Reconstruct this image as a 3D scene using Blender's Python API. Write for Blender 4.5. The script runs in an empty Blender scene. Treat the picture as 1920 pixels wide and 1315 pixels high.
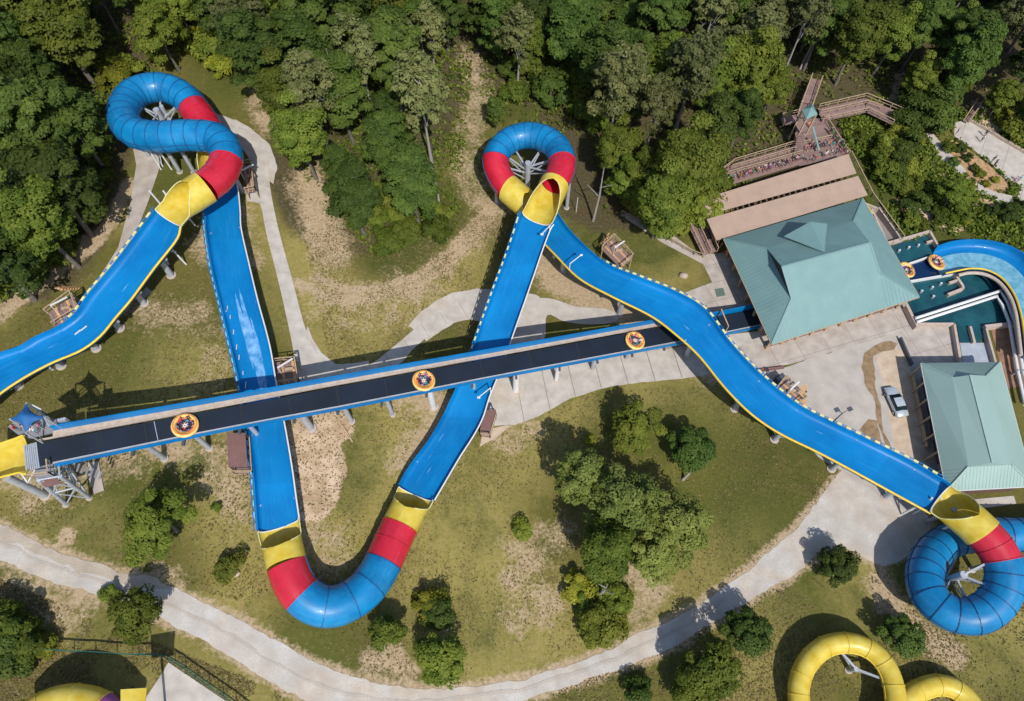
import bpy, math, random
import numpy as np
from mathutils import Vector, Matrix, noise as mnoise
PI = math.pi
rad = math.radians
random.seed(7)
rng = np.random.default_rng(7)

# ------------------------------------------------------------------ camera, sky, sun, exposure
sc = bpy.context.scene
CAM_H, TILT, FPX, CX, CY = 90.0, 28.0, 1280.0, 960.0, 657.5
cam_data = bpy.data.cameras.new("camera")
cam = bpy.data.objects.new("camera", cam_data)
sc.collection.objects.link(cam)
cam_data.sensor_width = 36.0
cam_data.lens = FPX / 1920.0 * 36.0
cam_data.clip_end = 3000
cam.location = (0, 0, CAM_H)
cam.rotation_euler = (rad(TILT), 0, 0)
sc.camera = cam
SUN_EL, SUN_AZ = 50.0, 17.0        # shadows fall up-left: the sun stands low in the picture, slightly right
world = bpy.data.worlds.new("World"); sc.world = world
world.use_nodes = True
wn = world.node_tree
bg = wn.nodes["Background"]
sky = wn.nodes.new("ShaderNodeTexSky")
sky.sky_type = 'NISHITA'; sky.sun_disc = False
sky.sun_elevation = rad(SUN_EL); sky.sun_rotation = rad(180 - SUN_AZ)
wn.links.new(sky.outputs[0], bg.inputs[0]); bg.inputs[1].default_value = 0.13
sun_data = bpy.data.lights.new("sun", 'SUN')
sun_data.energy = 4.3; sun_data.angle = rad(0.5); sun_data.color = (1.0, 0.945, 0.86)
sun = bpy.data.objects.new("sun", sun_data); sc.collection.objects.link(sun)
sdir = Vector((math.sin(rad(SUN_AZ)) * math.cos(rad(SUN_EL)), -math.cos(rad(SUN_AZ)) * math.cos(rad(SUN_EL)), math.sin(rad(SUN_EL))))
sun.rotation_euler = sdir.to_track_quat('Z', 'Y').to_euler()
sun.location = (20, -60, 120)
sc.view_settings.view_transform = 'Standard'; sc.view_settings.look = 'None'
sc.view_settings.gamma = 1.0; sc.view_settings.exposure = 0.0
sc.view_settings.use_curve_mapping = False
sc.render.engine = 'CYCLES'
sc.cycles.max_bounces = 6; sc.cycles.diffuse_bounces = 3; sc.cycles.transparent_max_bounces = 8

# ------------------------------------------------------------------ terrain and survey helpers
def sstep(t):
    t = np.clip(t, 0, 1); return t * t * (3 - 2 * t)
def ground_z(x, y):
    """the park stands on a hillside that climbs towards the west"""
    return 12.0 * sstep((8.0 - x) / 55.0)
cT, sT = math.cos(rad(TILT)), math.sin(rad(TILT))
def ray(px, py):
    u = (px - CX) / FPX; v = -(py - CY) / FPX
    return np.array([u, v * cT + sT, v * sT - cT])
def at(px, py, z):                     # survey point at absolute height z
    d = ray(px, py); t = (z - CAM_H) / d[2]
    return Vector((d[0] * t, d[1] * t, z))
def P(px, py, h=0.0):                  # survey point h metres above the hillside
    d = ray(px, py); z = h
    for _ in range(40):
        t = (z - CAM_H) / d[2]
        z = 0.5 * z + 0.5 * (float(ground_z(d[0] * t, d[1] * t)) + h)
    t = (z - CAM_H) / d[2]
    return Vector((d[0] * t, d[1] * t, z))
def gz(x, y): return float(ground_z(x, y))

# ------------------------------------------------------------------ object helpers
C = sc.collection
def tag(o, label=None, cat=None, group=None, kind=None):
    if label: o['label'] = label
    if cat: o['category'] = cat
    if group: o['group'] = group
    if kind: o['kind'] = kind
    return o
def empty(name, loc=(0, 0, 0), rz=0.0):
    o = bpy.data.objects.new(name, None); C.objects.link(o)
    o.location = loc; o.rotation_euler = (0, 0, rz); o.empty_display_size = .3
    return o
def link_mesh(name, me, parent=None, loc=None):
    o = bpy.data.objects.new(name, me); C.objects.link(o)
    if parent is not None: o.parent = parent
    if loc is not None: o.location = loc
    return o
class MB:
    """collects boxes, bars, tubes and sheets in one mesh"""
    def __init__(s): s.v = []; s.f = []; s.m = []; s.sm = []
    def add(s, vs, fs, mi=0, smooth=False):
        b = len(s.v); s.v += [tuple(map(float, v)) for v in vs]
        for f in fs: s.f.append(tuple(b + i for i in f)); s.m.append(mi); s.sm.append(smooth)
    def box(s, c, size, rz=0.0, mi=0):
        c = Vector(c); hx, hy, hz = size[0] / 2, size[1] / 2, size[2] / 2
        cr, sr = math.cos(rz), math.sin(rz); vs = []
        for dz in (-hz, hz):
            for dx, dy in ((-hx, -hy), (hx, -hy), (hx, hy), (-hx, hy)):
                vs.append((c.x + dx * cr - dy * sr, c.y + dx * sr + dy * cr, c.z + dz))
        s.add(vs, [(3, 2, 1, 0), (4, 5, 6, 7), (0, 1, 5, 4), (1, 2, 6, 5), (2, 3, 7, 6), (3, 0, 4, 7)], mi)
    def bar(s, a, b, w, h=None, mi=0):
        """rectangular bar from a to b"""
        a, b = Vector(a), Vector(b); h = h or w
        d = (b - a); L = d.length
        if L < 1e-6: return
        d /= L
        side = d.cross(Vector((0, 0, 1)))
        side = side.normalized() if side.length > 1e-4 else Vector((1, 0, 0))
        up = side.cross(d).normalized(); vs = []
        for p in (a, b):
            for i, j in ((-1, -1), (1, -1), (1, 1), (-1, 1)): vs.append(p + side * (i * w / 2) + up * (j * h / 2))
        s.add(vs, [(0, 1, 2, 3), (7, 6, 5, 4), (0, 4, 5, 1), (1, 5, 6, 2), (2, 6, 7, 3), (3, 7, 4, 0)], mi)
    def tube(s, a, b, r0, r1=None, n=10, mi=0):
        a, b = Vector(a), Vector(b); r1 = r0 if r1 is None else r1
        d = (b - a).normalized()
        side = d.cross(Vector((0, 0, 1)))
        side = side.normalized() if side.length > 1e-3 else Vector((1, 0, 0))
        up = side.cross(d).normalized(); vs = []
        for p, r in ((a, r0), (b, r1)):
            for k in range(n):
                t = 2 * PI * k / n; vs.append(p + side * (r * math.cos(t)) + up * (r * math.sin(t)))
        fs = [(k, (k + 1) % n, n + (k + 1) % n, n + k) for k in range(n)]
        s.add(vs, fs, mi, True); s.add(vs[:n], [tuple(range(n - 1, -1, -1))], mi); s.add(vs[n:], [tuple(range(n))], mi)
    def path(s, pts, r, n=8, mi=0):
        """round pipe along a polyline with mitred bends"""
        pts = [Vector(p) for p in pts]; rings = []
        for i, p in enumerate(pts):
            d = (pts[min(i + 1, len(pts) - 1)] - pts[max(i - 1, 0)]).normalized()
            side = d.cross(Vector((0, 0, 1)))
            side = side.normalized() if side.length > 1e-3 else Vector((1, 0, 0))
            up = side.cross(d).normalized()
            rr = r[i] if isinstance(r, (list, tuple)) else r
            rings.append([p + side * (rr * math.cos(2 * PI * k / n)) + up * (rr * math.sin(2 * PI * k / n)) for k in range(n)])
        vs = [v for R in rings for v in R]; fs = []
        for i in range(len(pts) - 1):
            for k in range(n): fs.append((i * n + k, i * n + (k + 1) % n, (i + 1) * n + (k + 1) % n, (i + 1) * n + k))
        s.add(vs, fs, mi, True)
        s.add(rings[0], [tuple(range(n))], mi); s.add(rings[-1], [tuple(range(n))], mi)
    def ico(s, c, r, sub=1, sq=(1, 1, 1), mi=0, jit=0):
        import bmesh
        bm = bmesh.new(); bmesh.ops.create_icosphere(bm, subdivisions=sub, radius=1)
        vs = []
        for v in bm.verts:
            k = 1 + (random.uniform(-jit, jit) if jit else 0)
            vs.append((c[0] + v.co.x * r * sq[0] * k, c[1] + v.co.y * r * sq[1] * k, c[2] + v.co.z * r * sq[2] * k))
        fs = [tuple(v.index for v in f.verts) for f in bm.faces]; bm.free()
        s.add(vs, fs, mi, True)
    def mesh(s, name, mats):
        me = bpy.data.meshes.new(name); me.from_pydata(s.v, [], s.f)
        for m in (mats if isinstance(mats, (list, tuple)) else [mats]): me.materials.append(m)
        me.polygons.foreach_set('material_index', s.m); me.polygons.foreach_set('use_smooth', s.sm)
        me.update(); return me
    def build(s, name, mats, parent=None, label=None, kind=None):
        o = link_mesh(name, s.mesh(name, mats), parent)
        if parent is not None:
            o.matrix_parent_inverse = parent_inv(parent)
        return tag(o, label, None, None, kind)
def parent_inv(p):
    M = Matrix.Identity(4)
    chain = []
    while p is not None: chain.append(p); p = p.parent
    for q in reversed(chain): M = M @ q.matrix_parent_inverse @ q.matrix_basis
    return M.inverted()

# ------------------------------------------------------------------ materials
def mat(name, col, rough=.6, var=.12, scale=3.0, bump=0.0, bscale=20.0, metal=0.0, coat=0.0, col2=None, spec=.5, objvar=0.0):
    m = bpy.data.materials.new(name); m.use_nodes = True
    nt = m.node_tree; b = nt.nodes["Principled BSDF"]
    b.inputs['Roughness'].default_value = rough; b.inputs['Metallic'].default_value = metal
    b.inputs['Coat Weight'].default_value = coat; b.inputs['Specular IOR Level'].default_value = spec
    tc = nt.nodes.new("ShaderNodeNewGeometry")
    no = nt.nodes.new("ShaderNodeTexNoise"); no.inputs['Scale'].default_value = scale; no.inputs['Detail'].default_value = 5
    nt.links.new(tc.outputs['Position'], no.inputs['Vector'])
    ramp = nt.nodes.new("ShaderNodeMapRange"); ramp.inputs[1].default_value = .3; ramp.inputs[2].default_value = .7
    nt.links.new(no.outputs[0], ramp.inputs[0])
    mx = nt.nodes.new("ShaderNodeMix"); mx.data_type = 'RGBA'
    a = [c * (1 - var) for c in col]
    c2 = col2 if col2 else [min(1, c * (1 + var)) for c in col]
    mx.inputs[6].default_value = (*a, 1); mx.inputs[7].default_value = (*c2, 1)
    nt.links.new(ramp.outputs[0], mx.inputs[0])
    out = mx.outputs[2]
    if objvar:
        oi = nt.nodes.new("ShaderNodeObjectInfo"); hs = nt.nodes.new("ShaderNodeHueSaturation")
        mr = nt.nodes.new("ShaderNodeMapRange"); mr.inputs[3].default_value = 1 - objvar; mr.inputs[4].default_value = 1 + objvar
        nt.links.new(oi.outputs['Random'], mr.inputs[0]); nt.links.new(mr.outputs[0], hs.inputs['Value'])
        nt.links.new(out, hs.inputs['Color']); out = hs.outputs[0]
    nt.links.new(out, b.inputs['Base Color'])
    if bump:
        n2 = nt.nodes.new("ShaderNodeTexNoise"); n2.inputs['Scale'].default_value = bscale; n2.inputs['Detail'].default_value = 4
        nt.links.new(tc.outputs['Position'], n2.inputs['Vector'])
        bp = nt.nodes.new("ShaderNodeBump"); bp.inputs['Strength'].default_value = bump; bp.inputs['Distance'].default_value = .08
        nt.links.new(n2.outputs[0], bp.inputs['Height']); nt.links.new(bp.outputs[0], b.inputs['Normal'])
    return m
M = {}
M['blue'] = mat('blue_fibreglass', (.0, .150, .43), .40, .08, .22, coat=.06, col2=(.001, .198, .51), spec=.3, objvar=.06)
M['blue_tube'] = mat('blue_tube_fibreglass', (.0, .155, .39), .42, .12, .5, coat=.12, col2=(.006, .215, .48), spec=.35, objvar=.08)
M['blue_wet'] = mat('pale_wet_blue', (.10, .36, .52), .2, .18, 1.2, col2=(.22, .46, .60))
M['seam_soft'] = mat('soft_blue_seam', (.006, .085, .24), .5)
M['blue_dark'] = mat('dark_blue_seam', (.006, .05, .15), .5)
M['red'] = mat('red_fibreglass', (.50, .012, .035), .38, .12, .7, coat=.2)
M['yellow'] = mat('yellow_fibreglass', (.80, .60, .045), .36, .06, .8, coat=.25, col2=(.88, .76, .17))
M['yellow_rail'] = mat('yellow_rail_paint', (.70, .50, .05), .5, .1)
M['pad'] = mat('faded_yellow_pad', (.62, .60, .30), .6, .15, 2)
def streaks(m, col, f=.55):
    nt = m.node_tree; b = nt.nodes['Principled BSDF']; src = b.inputs['Base Color'].links[0].from_socket
    a = nt.nodes.new('ShaderNodeAttribute'); a.attribute_name = 'flow'; outs = []
    for sc_, lo, hi in ((1.0, .52, .74), (2.7, .55, .72)):
        n = nt.nodes.new('ShaderNodeTexNoise'); n.inputs['Scale'].default_value = sc_; n.inputs['Detail'].default_value = 6; n.inputs['Roughness'].default_value = .65; nt.links.new(a.outputs['Vector'], n.inputs['Vector'])
        q = nt.nodes.new('ShaderNodeMapRange'); q.inputs[1].default_value = lo; q.inputs[2].default_value = hi; nt.links.new(n.outputs[0], q.inputs[0]); outs.append(q.outputs[0])
    ad = nt.nodes.new('ShaderNodeMath'); ad.operation = 'MAXIMUM'; nt.links.new(outs[0], ad.inputs[0]); nt.links.new(outs[1], ad.inputs[1])
    mu = nt.nodes.new('ShaderNodeMath'); mu.operation = 'MULTIPLY'; mu.inputs[1].default_value = f; nt.links.new(ad.outputs[0], mu.inputs[0])
    x = nt.nodes.new('ShaderNodeMix'); x.data_type = 'RGBA'; nt.links.new(mu.outputs[0], x.inputs[0]); nt.links.new(src, x.inputs[6]); x.inputs[7].default_value = (*col, 1); nt.links.new(x.outputs[2], b.inputs['Base Color'])
    rr = nt.nodes.new('ShaderNodeMapRange'); rr.inputs[3].default_value = .42; rr.inputs[4].default_value = .16; nt.links.new(outs[0], rr.inputs[0]); nt.links.new(rr.outputs[0], b.inputs['Roughness'])
streaks(M['blue'], (.04, .27, .58), .38); streaks(M['blue_tube'], (.07, .28, .50), .35); streaks(M['red'], (.55, .06, .09), .4)
def translucent(m, f):
    nt = m.node_tree; b = nt.nodes['Principled BSDF']; src = b.inputs['Base Color'].links[0].from_socket
    tr = nt.nodes.new('ShaderNodeBsdfTranslucent'); nt.links.new(src, tr.inputs['Color']); ms = nt.nodes.new('ShaderNodeMixShader'); ms.inputs[0].default_value = f
    nt.links.new(b.outputs[0], ms.inputs[1]); nt.links.new(tr.outputs[0], ms.inputs[2]); nt.links.new(ms.outputs[0], nt.nodes['Material Output'].inputs[0])
translucent(M['yellow'], .36)
M['pad_pale'] = mat('washed_out_pad', (.22, .45, .52), .6, .15, 2)
M['white'] = mat('white_paint', (.66, .67, .68), .45, .06)
M['steel'] = mat('galvanised_steel', (.42, .45, .50), .45, .12, 1.5, metal=.2)
M['steel_dark'] = mat('dark_steel', (.07, .08, .10), .5, .1)
M['belt'] = mat('black_rubber_belt', (.005, .011, .024), .6, .3, .25, col2=(.007, .016, .034))
M['tan_walk'] = mat('tan_walkway', (.46, .35, .26), .8, .12, 2, col2=(.52, .43, .34))
M['concrete'] = mat('concrete_paving', (.44, .40, .36), .9, .10, .7, .3, 12, col2=(.53, .495, .455))
M['concrete_pink'] = mat('pinkish_concrete', (.40, .35, .315), .9, .16, .6, .3, 12, col2=(.49, .44, .40))
M['curb'] = mat('concrete_wall', (.46, .38, .33), .85, .1, 2)
M['roof'] = mat('teal_metal_roof', (.158, .280, .285), .5, .04, .5, col2=(.175, .302, .302))
M['roof_green'] = mat('pale_green_metal_roof', (.265, .385, .355), .5, .04, .2, col2=(.285, .41, .385))
M['tan_roof'] = mat('tan_canopy_roof', (.43, .310, .240), .7, .07, .5, .15, 8)
M['wood'] = mat('weathered_boards', (.235, .155, .145), .85, .22, 4, .3, 25, objvar=.15)
M['wood_new'] = mat('fresh_pine_boards', (.55, .33, .16), .8, .2, 4, objvar=.1)
M['rail_wood'] = mat('rail_timber', (.42, .31, .21), .85, .2, 3)
M['brown'] = mat('brown_stained_wall', (.13, .075, .06), .8, .2, 2)
M['redbrown'] = mat('brown_metal_roof', (.20, .11, .10), .6, .12, 1)
M['dark_open'] = mat('dark_gable_wall', (.05, .045, .042), .9)  # near-black even colour of the two station gable walls
M['pool'] = mat('pool_water', (.010, .065, .090), .14, .25, .35, .25, 5, col2=(.016, .095, .12))
M['water_blue'] = mat('deep_blue_water', (.003, .02, .075), .12, .25, .5, .25, 5)
M['foam'] = mat('splash_water', (.03, .26, .62), .22, .2, 1.1, .3, 9, col2=(.22, .46, .78))
M['bark'] = mat('grey_bark', (.14, .125, .11), .9, .3, 3, .5, 15)
M['bark_pale'] = mat('pale_bark', (.30, .28, .27), .9, .2, 3, .5, 15)
M['rock'] = mat('limestone', (.42, .34, .27), .9, .2, 2, .5, 8)
M['sail'] = mat('blue_shade_cloth', (.01, .11, .32), .7, .12, 1.2)
M['orange'] = mat('orange_vinyl', (.80, .27, .03), .45, .1)
M['raft_yellow'] = mat('yellow_vinyl', (.82, .56, .20), .4, .08)
M['raft_floor'] = mat('purple_vinyl', (.10, .04, .14), .5, .2)
M['silver'] = mat('silver_car_paint', (.56, .62, .68), .25, .03, metal=.35, coat=.6)
M['glass'] = mat('dark_car_glass', (.012, .025, .03), .08, .05)
M['tyre'] = mat('tyre_rubber', (.02, .02, .02), .8)
M['chrome'] = mat('wheel_metal', (.5, .5, .52), .3, .05, metal=.8)
M['lamp_red'] = mat('red_lens', (.4, .01, .01), .3)
M['lamp_clear'] = mat('clear_lens', (.6, .6, .6), .2)
M['green_mesh'] = mat('green_fence_mesh', (.02, .10, .07), .7)
M['purple'] = mat('purple_fibreglass', (.30, .07, .26), .4)
M['drain'] = mat('green_grey_cover', (.10, .15, .125), .8)
M['door'] = mat('grey_door', (.25, .24, .23), .6)
SKINS = [(.55, .34, .25), (.42, .25, .17), (.28, .15, .10), (.60, .40, .31)]

def leaf_mat(name, c1, c2):
    m = bpy.data.materials.new(name); m.use_nodes = True
    nt = m.node_tree; b = nt.nodes["Principled BSDF"]
    b.inputs['Roughness'].default_value = .6; b.inputs['Specular IOR Level'].default_value = .15
    at_ = nt.nodes.new("ShaderNodeAttribute"); at_.attribute_name = 'tone'
    oi = nt.nodes.new("ShaderNodeObjectInfo")
    mx = nt.nodes.new("ShaderNodeMix"); mx.data_type = 'RGBA'
    mx.inputs[6].default_value = (*c1, 1); mx.inputs[7].default_value = (*c2, 1)
    nt.links.new(at_.outputs['Fac'], mx.inputs[0])
    hs = nt.nodes.new("ShaderNodeHueSaturation")
    r1 = nt.nodes.new("ShaderNodeMapRange"); r1.inputs[3].default_value = .483; r1.inputs[4].default_value = .508
    r2 = nt.nodes.new("ShaderNodeMapRange"); r2.inputs[3].default_value = .62; r2.inputs[4].default_value = 1.3
    nt.links.new(oi.outputs['Random'], r1.inputs[0])
    mu = nt.nodes.new("ShaderNodeMath"); mu.operation = 'MULTIPLY'; mu.inputs[1].default_value = 7.31
    fr = nt.nodes.new("ShaderNodeMath"); fr.operation = 'FRACT'
    nt.links.new(oi.outputs['Random'], mu.inputs[0]); nt.links.new(mu.outputs[0], fr.inputs[0]); nt.links.new(fr.outputs[0], r2.inputs[0])
    nt.links.new(r1.outputs[0], hs.inputs['Hue']); nt.links.new(r2.outputs[0], hs.inputs['Value'])
    nt.links.new(mx.outputs[2], hs.inputs['Color']); nt.links.new(hs.outputs[0], b.inputs['Base Color'])
    tr = nt.nodes.new("ShaderNodeBsdfTranslucent"); nt.links.new(hs.outputs[0], tr.inputs['Color'])
    ms = nt.nodes.new("ShaderNodeMixShader"); ms.inputs[0].default_value = .25
    nt.links.new(b.outputs[0], ms.inputs[1]); nt.links.new(tr.outputs[0], ms.inputs[2])
    nt.links.new(ms.outputs[0], nt.nodes["Material Output"].inputs[0])
    return m
L = {}
L['dark'] = leaf_mat('dark_green_leaves', (.030, .062, .012), (.090, .135, .024))
L['grove'] = leaf_mat('soft_green_leaves', (.10, .145, .024), (.25, .285, .070))
L['mid'] = leaf_mat('mid_green_leaves', (.052, .092, .010), (.165, .205, .030))
L['olive'] = leaf_mat('olive_green_leaves', (.080, .105, .030), (.20, .215, .080))
L['bright'] = leaf_mat('bright_green_leaves', (.072, .112, .014), (.190, .225, .032))
L['yellow'] = leaf_mat('yellow_green_leaves', (.10, .135, .012), (.26, .27, .03))

# ------------------------------------------------------------------ ground sheet
DIRT, LUSH, FOREST, SAND = 0, 1, 2, 3
# worn and green patches: (channel, strength, softness px, radius px, picture points of the survey)
M['sandbed'] = mat('tan_mulch', (.38, .25, .14), .95, .2, 2, .5, 8, col2=(.52, .36, .22))
road_top = [(-80, 950), (0, 983), (100, 1032), (200, 1066), (300, 1093), (400, 1138), (500, 1192), (600, 1246), (700, 1279), (800, 1292), (900, 1286), (1000, 1267), (1100, 1236), (1200, 1188), (1300, 1140), (1400, 1070), (1480, 1000), (1530, 945), (1560, 905), (1600, 880)]
road_bot = [(1700, 930), (1745, 985), (1710, 1035), (1655, 1060), (1600, 1035), (1560, 1030), (1500, 1068), (1440, 1108), (1350, 1158), (1260, 1214), (1200, 1241), (1100, 1276), (1000, 1306), (900, 1325), (780, 1340), (640, 1340), (560, 1310), (480, 1262), (400, 1212), (300, 1160), (200, 1122), (100, 1093), (0, 1053), (-80, 1020)]
DRY = 4
patches = [
 (1, 0, 1, 1, [(0, 0)]), (0, .85, 8, 5, road_top), (0, .8, 9, 5, road_bot),
 (DRY, 1.0, 50, 70, [(640, 1000), (700, 930), (760, 870), (860, 960), (880, 1060), (840, 1140)]), (DRY, 1.0, 40, 50, [(700, 830), (760, 790)]), (DRY, .9, 50, 50, [(930, 1120), (1000, 1180), (1060, 1170), (900, 1220)]),
 (DRY, .9, 40, 34, [(420, 720), (330, 690), (380, 760), (300, 780)]), (DRY, .8, 40, 34, [(620, 640), (680, 640), (620, 560)]), (DRY, .9, 40, 40, [(430, 960), (470, 1080), (450, 1130)]),
 (DRY, .8, 40, 40, [(1020, 780), (960, 860), (1040, 760)]), (DRY, .8, 40, 30, [(1220, 720), (1310, 720), (1380, 740)]), (DRY, .7, 40, 34, [(1290, 1060), (1400, 1040), (1240, 1130)]),
 (DRY, .9, 40, 50, [(1620, 1110), (1640, 1180), (1740, 1260), (1900, 1200)]), (DRY, .7, 40, 40, [(420, 1240), (500, 1290), (100, 1170)]), (DRY, .8, 30, 20, [(470, 400), (490, 480), (520, 600)]), (DRY, .8, 40, 30, [(1060, 470), (1080, 520), (1190, 440), (1250, 500)]),
 (DRY, .7, 40, 40, [(200, 1010), (100, 960), (30, 900)]), (DRY, .7, 40, 40, [(1460, 1170), (1420, 1260), (1380, 1290)]),
 (DRY, .9, 20, 16, [(0, 585), (110, 495), (220, 390)]), (DIRT, 1.0, 7, 6, [(0, 595), (50, 552), (110, 505), (180, 455), (215, 405), (240, 345)]),
 (DIRT, 1.0, 6, 4, [(0, 570), (60, 520), (130, 470), (175, 440)]),
 (DIRT, .95, 24, 16, [(580, 350), (595, 400), (610, 440), (620, 470)]),
 (DIRT, 1.0, 6, 4, [(560, 530), (620, 562), (700, 560), (780, 538), (840, 498), (890, 445), (925, 400)]), (DIRT, 1.0, 5, 4, [(590, 520), (650, 545), (720, 540), (785, 515), (840, 474), (885, 425), (915, 392)]), (DIRT, .6, 22, 12, [(590, 540), (650, 560), (720, 555), (790, 530), (850, 485), (900, 430), (930, 400)]), (DRY, 1.0, 30, 24, [(560, 480), (600, 560), (700, 590), (800, 550), (870, 500)]),
 (DIRT, .45, 24, 12, [(600, 590), (680, 600), (760, 590), (830, 560)]),
 (DIRT, .60, 20, 14, [(880, 110), (900, 180), (880, 250), (870, 320), (900, 380), (930, 400)]),
 (SAND, 1.0, 12, 38, [(590, 830), (600, 880), (580, 930)]), (SAND, 1.0, 10, 24, [(570, 800), (630, 800)]),
 (DIRT, .6, 30, 20, [(560, 960), (600, 1010), (620, 1040)]),
 (DIRT, .7, 20, 10, [(440, 390), (470, 480), (400, 420), (380, 470)]),
 (DIRT, .6, 20, 12, [(500, 230), (480, 180), (510, 210)]),
 (DIRT, .9, 20, 16, [(1300, 650), (1340, 690), (1000, 480), (1050, 520), (1110, 560)]),
 (DIRT, .8, 22, 14, [(760, 740), (830, 760), (790, 820), (760, 870)]),
 (DIRT, .62, 26, 14, [(980, 1030), (1040, 1000), (960, 1090), (1040, 1130), (970, 1160)]),
 (DIRT, .7, 20, 14, [(1190, 1080), (1230, 1110), (1200, 1150)]),
 (DIRT, .9, 16, 12, [(1650, 1090), (1665, 1130), (1700, 1160), (1740, 1200), (1790, 1230)]),
 (DIRT, .8, 18, 10, [(1690, 930), (1720, 970), (1680, 980)]),
 (DIRT, .9, 14, 14, [(700, 1240), (730, 1220), (760, 1260)]),
 (DIRT, .7, 26, 18, [(60, 1120), (20, 1100), (120, 1150), (160, 1110)]),
 (DIRT, .8, 14, 12, [(300, 1080), (330, 1090)]), (DIRT, 1, 6, 12, [(125, 1005)]),
 (DIRT, .6, 30, 14, [(30, 880), (60, 930), (210, 860), (300, 840), (400, 850)]),
 (DIRT, .5, 26, 16, [(400, 620), (420, 680), (380, 740)]),
 (DIRT, .6, 18, 10, [(930, 820), (960, 830), (1000, 800)]),
 (DIRT, .6, 30, 14, [(470, 870), (440, 900), (400, 880), (450, 960)]),
 (DIRT, .6, 26, 12, [(200, 560), (300, 590), (370, 590)]),
 (LUSH, 1.0, 26, 36, [(720, 460), (690, 400), (760, 480), (820, 400)]), (LUSH, .9, 24, 24, [(560, 320), (540, 280)]), (LUSH, .9, 30, 30, [(940, 170), (1010, 200), (1070, 190)]), (LUSH, .9, 30, 34, [(1000, 470), (1240, 450)]), (LUSH, .8, 40, 26, [(650, 890), (640, 830)]),
 (LUSH, .7, 50, 60, [(1450, 850), (1480, 930), (1420, 970)]), (LUSH, .45, 50, 30, [(850, 890), (870, 960)]),
 (LUSH, .7, 40, 36, [(20, 540), (60, 480), (100, 440)]), (LUSH, .5, 60, 50, [(200, 700), (270, 650), (200, 770)]),
 (LUSH, .6, 30, 20, [(340, 330), (300, 350), (500, 560), (500, 640)]), (LUSH, .6, 50, 50, [(150, 960), (210, 930), (220, 1170)]),
 (LUSH, .6, 40, 30, [(1280, 770), (1380, 790)]), (LUSH, .6, 40, 30, [(1480, 1120), (1560, 1140), (1880, 1260), (1800, 1240)]),
 (LUSH, .7, 30, 22, [(370, 60), (400, 100), (430, 140)]), (LUSH, .5, 40, 40, [(550, 1150), (640, 1210), (900, 1160)]),
 (SAND, 1.0, 8, 14, [(1770, 300), (1800, 330), (1840, 330), (1870, 345)]), (SAND, .9, 10, 12, [(1760, 320), (1775, 345), (1840, 385), (1870, 395)]),
 (SAND, .8, 14, 12, [(1840, 235), (1860, 240), (1830, 215)]), (SAND, .7, 10, 8, [(1690, 150), (1680, 190)]),
 (FOREST, 1.0, 30, 200, [(-60, 200), (60, 60), (0, 350)]), (FOREST, 1.0, 30, 130, [(600, 30), (760, 40), (700, 200), (660, 320)]),
 (FOREST, 1.0, 30, 130, [(1010, 40), (1200, 60), (1380, 60), (1250, 220), (1150, 280), (1400, 200), (1560, 60), (1750, 60), (1900, 60)]),
 (LUSH, 1.0, 20, 66, [(1640, 260), (1680, 330), (1740, 400), (1820, 420)]), (LUSH, 1.0, 20, 30, [(1850, 410), (1920, 420), (1900, 250)]), (SAND, .75, 8, 5, [(1690, 385), (1730, 402), (1760, 412), (1795, 425)]),
]
def seg_dist(px, py, pts):
    d = np.full(px.shape, 1e9)
    if len(pts) == 1: return np.hypot(px - pts[0][0], py - pts[0][1])
    for (x0, y0), (x1, y1) in zip(pts[:-1], pts[1:]):
        vx, vy = x1 - x0, y1 - y0; t = np.clip(((px - x0) * vx + (py - y0) * vy) / (vx * vx + vy * vy), 0, 1)
        d = np.minimum(d, np.hypot(px - x0 - t * vx, py - y0 - t * vy))
    return d
def survey_inverse(x, y, z):           # where a ground point lies on the survey plan
    dx, dy, dz = x, y, z - CAM_H
    dep = dy * sT - dz * cT; up = dy * cT + dz * sT
    return CX + FPX * dx / dep, CY - FPX * up / dep
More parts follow.
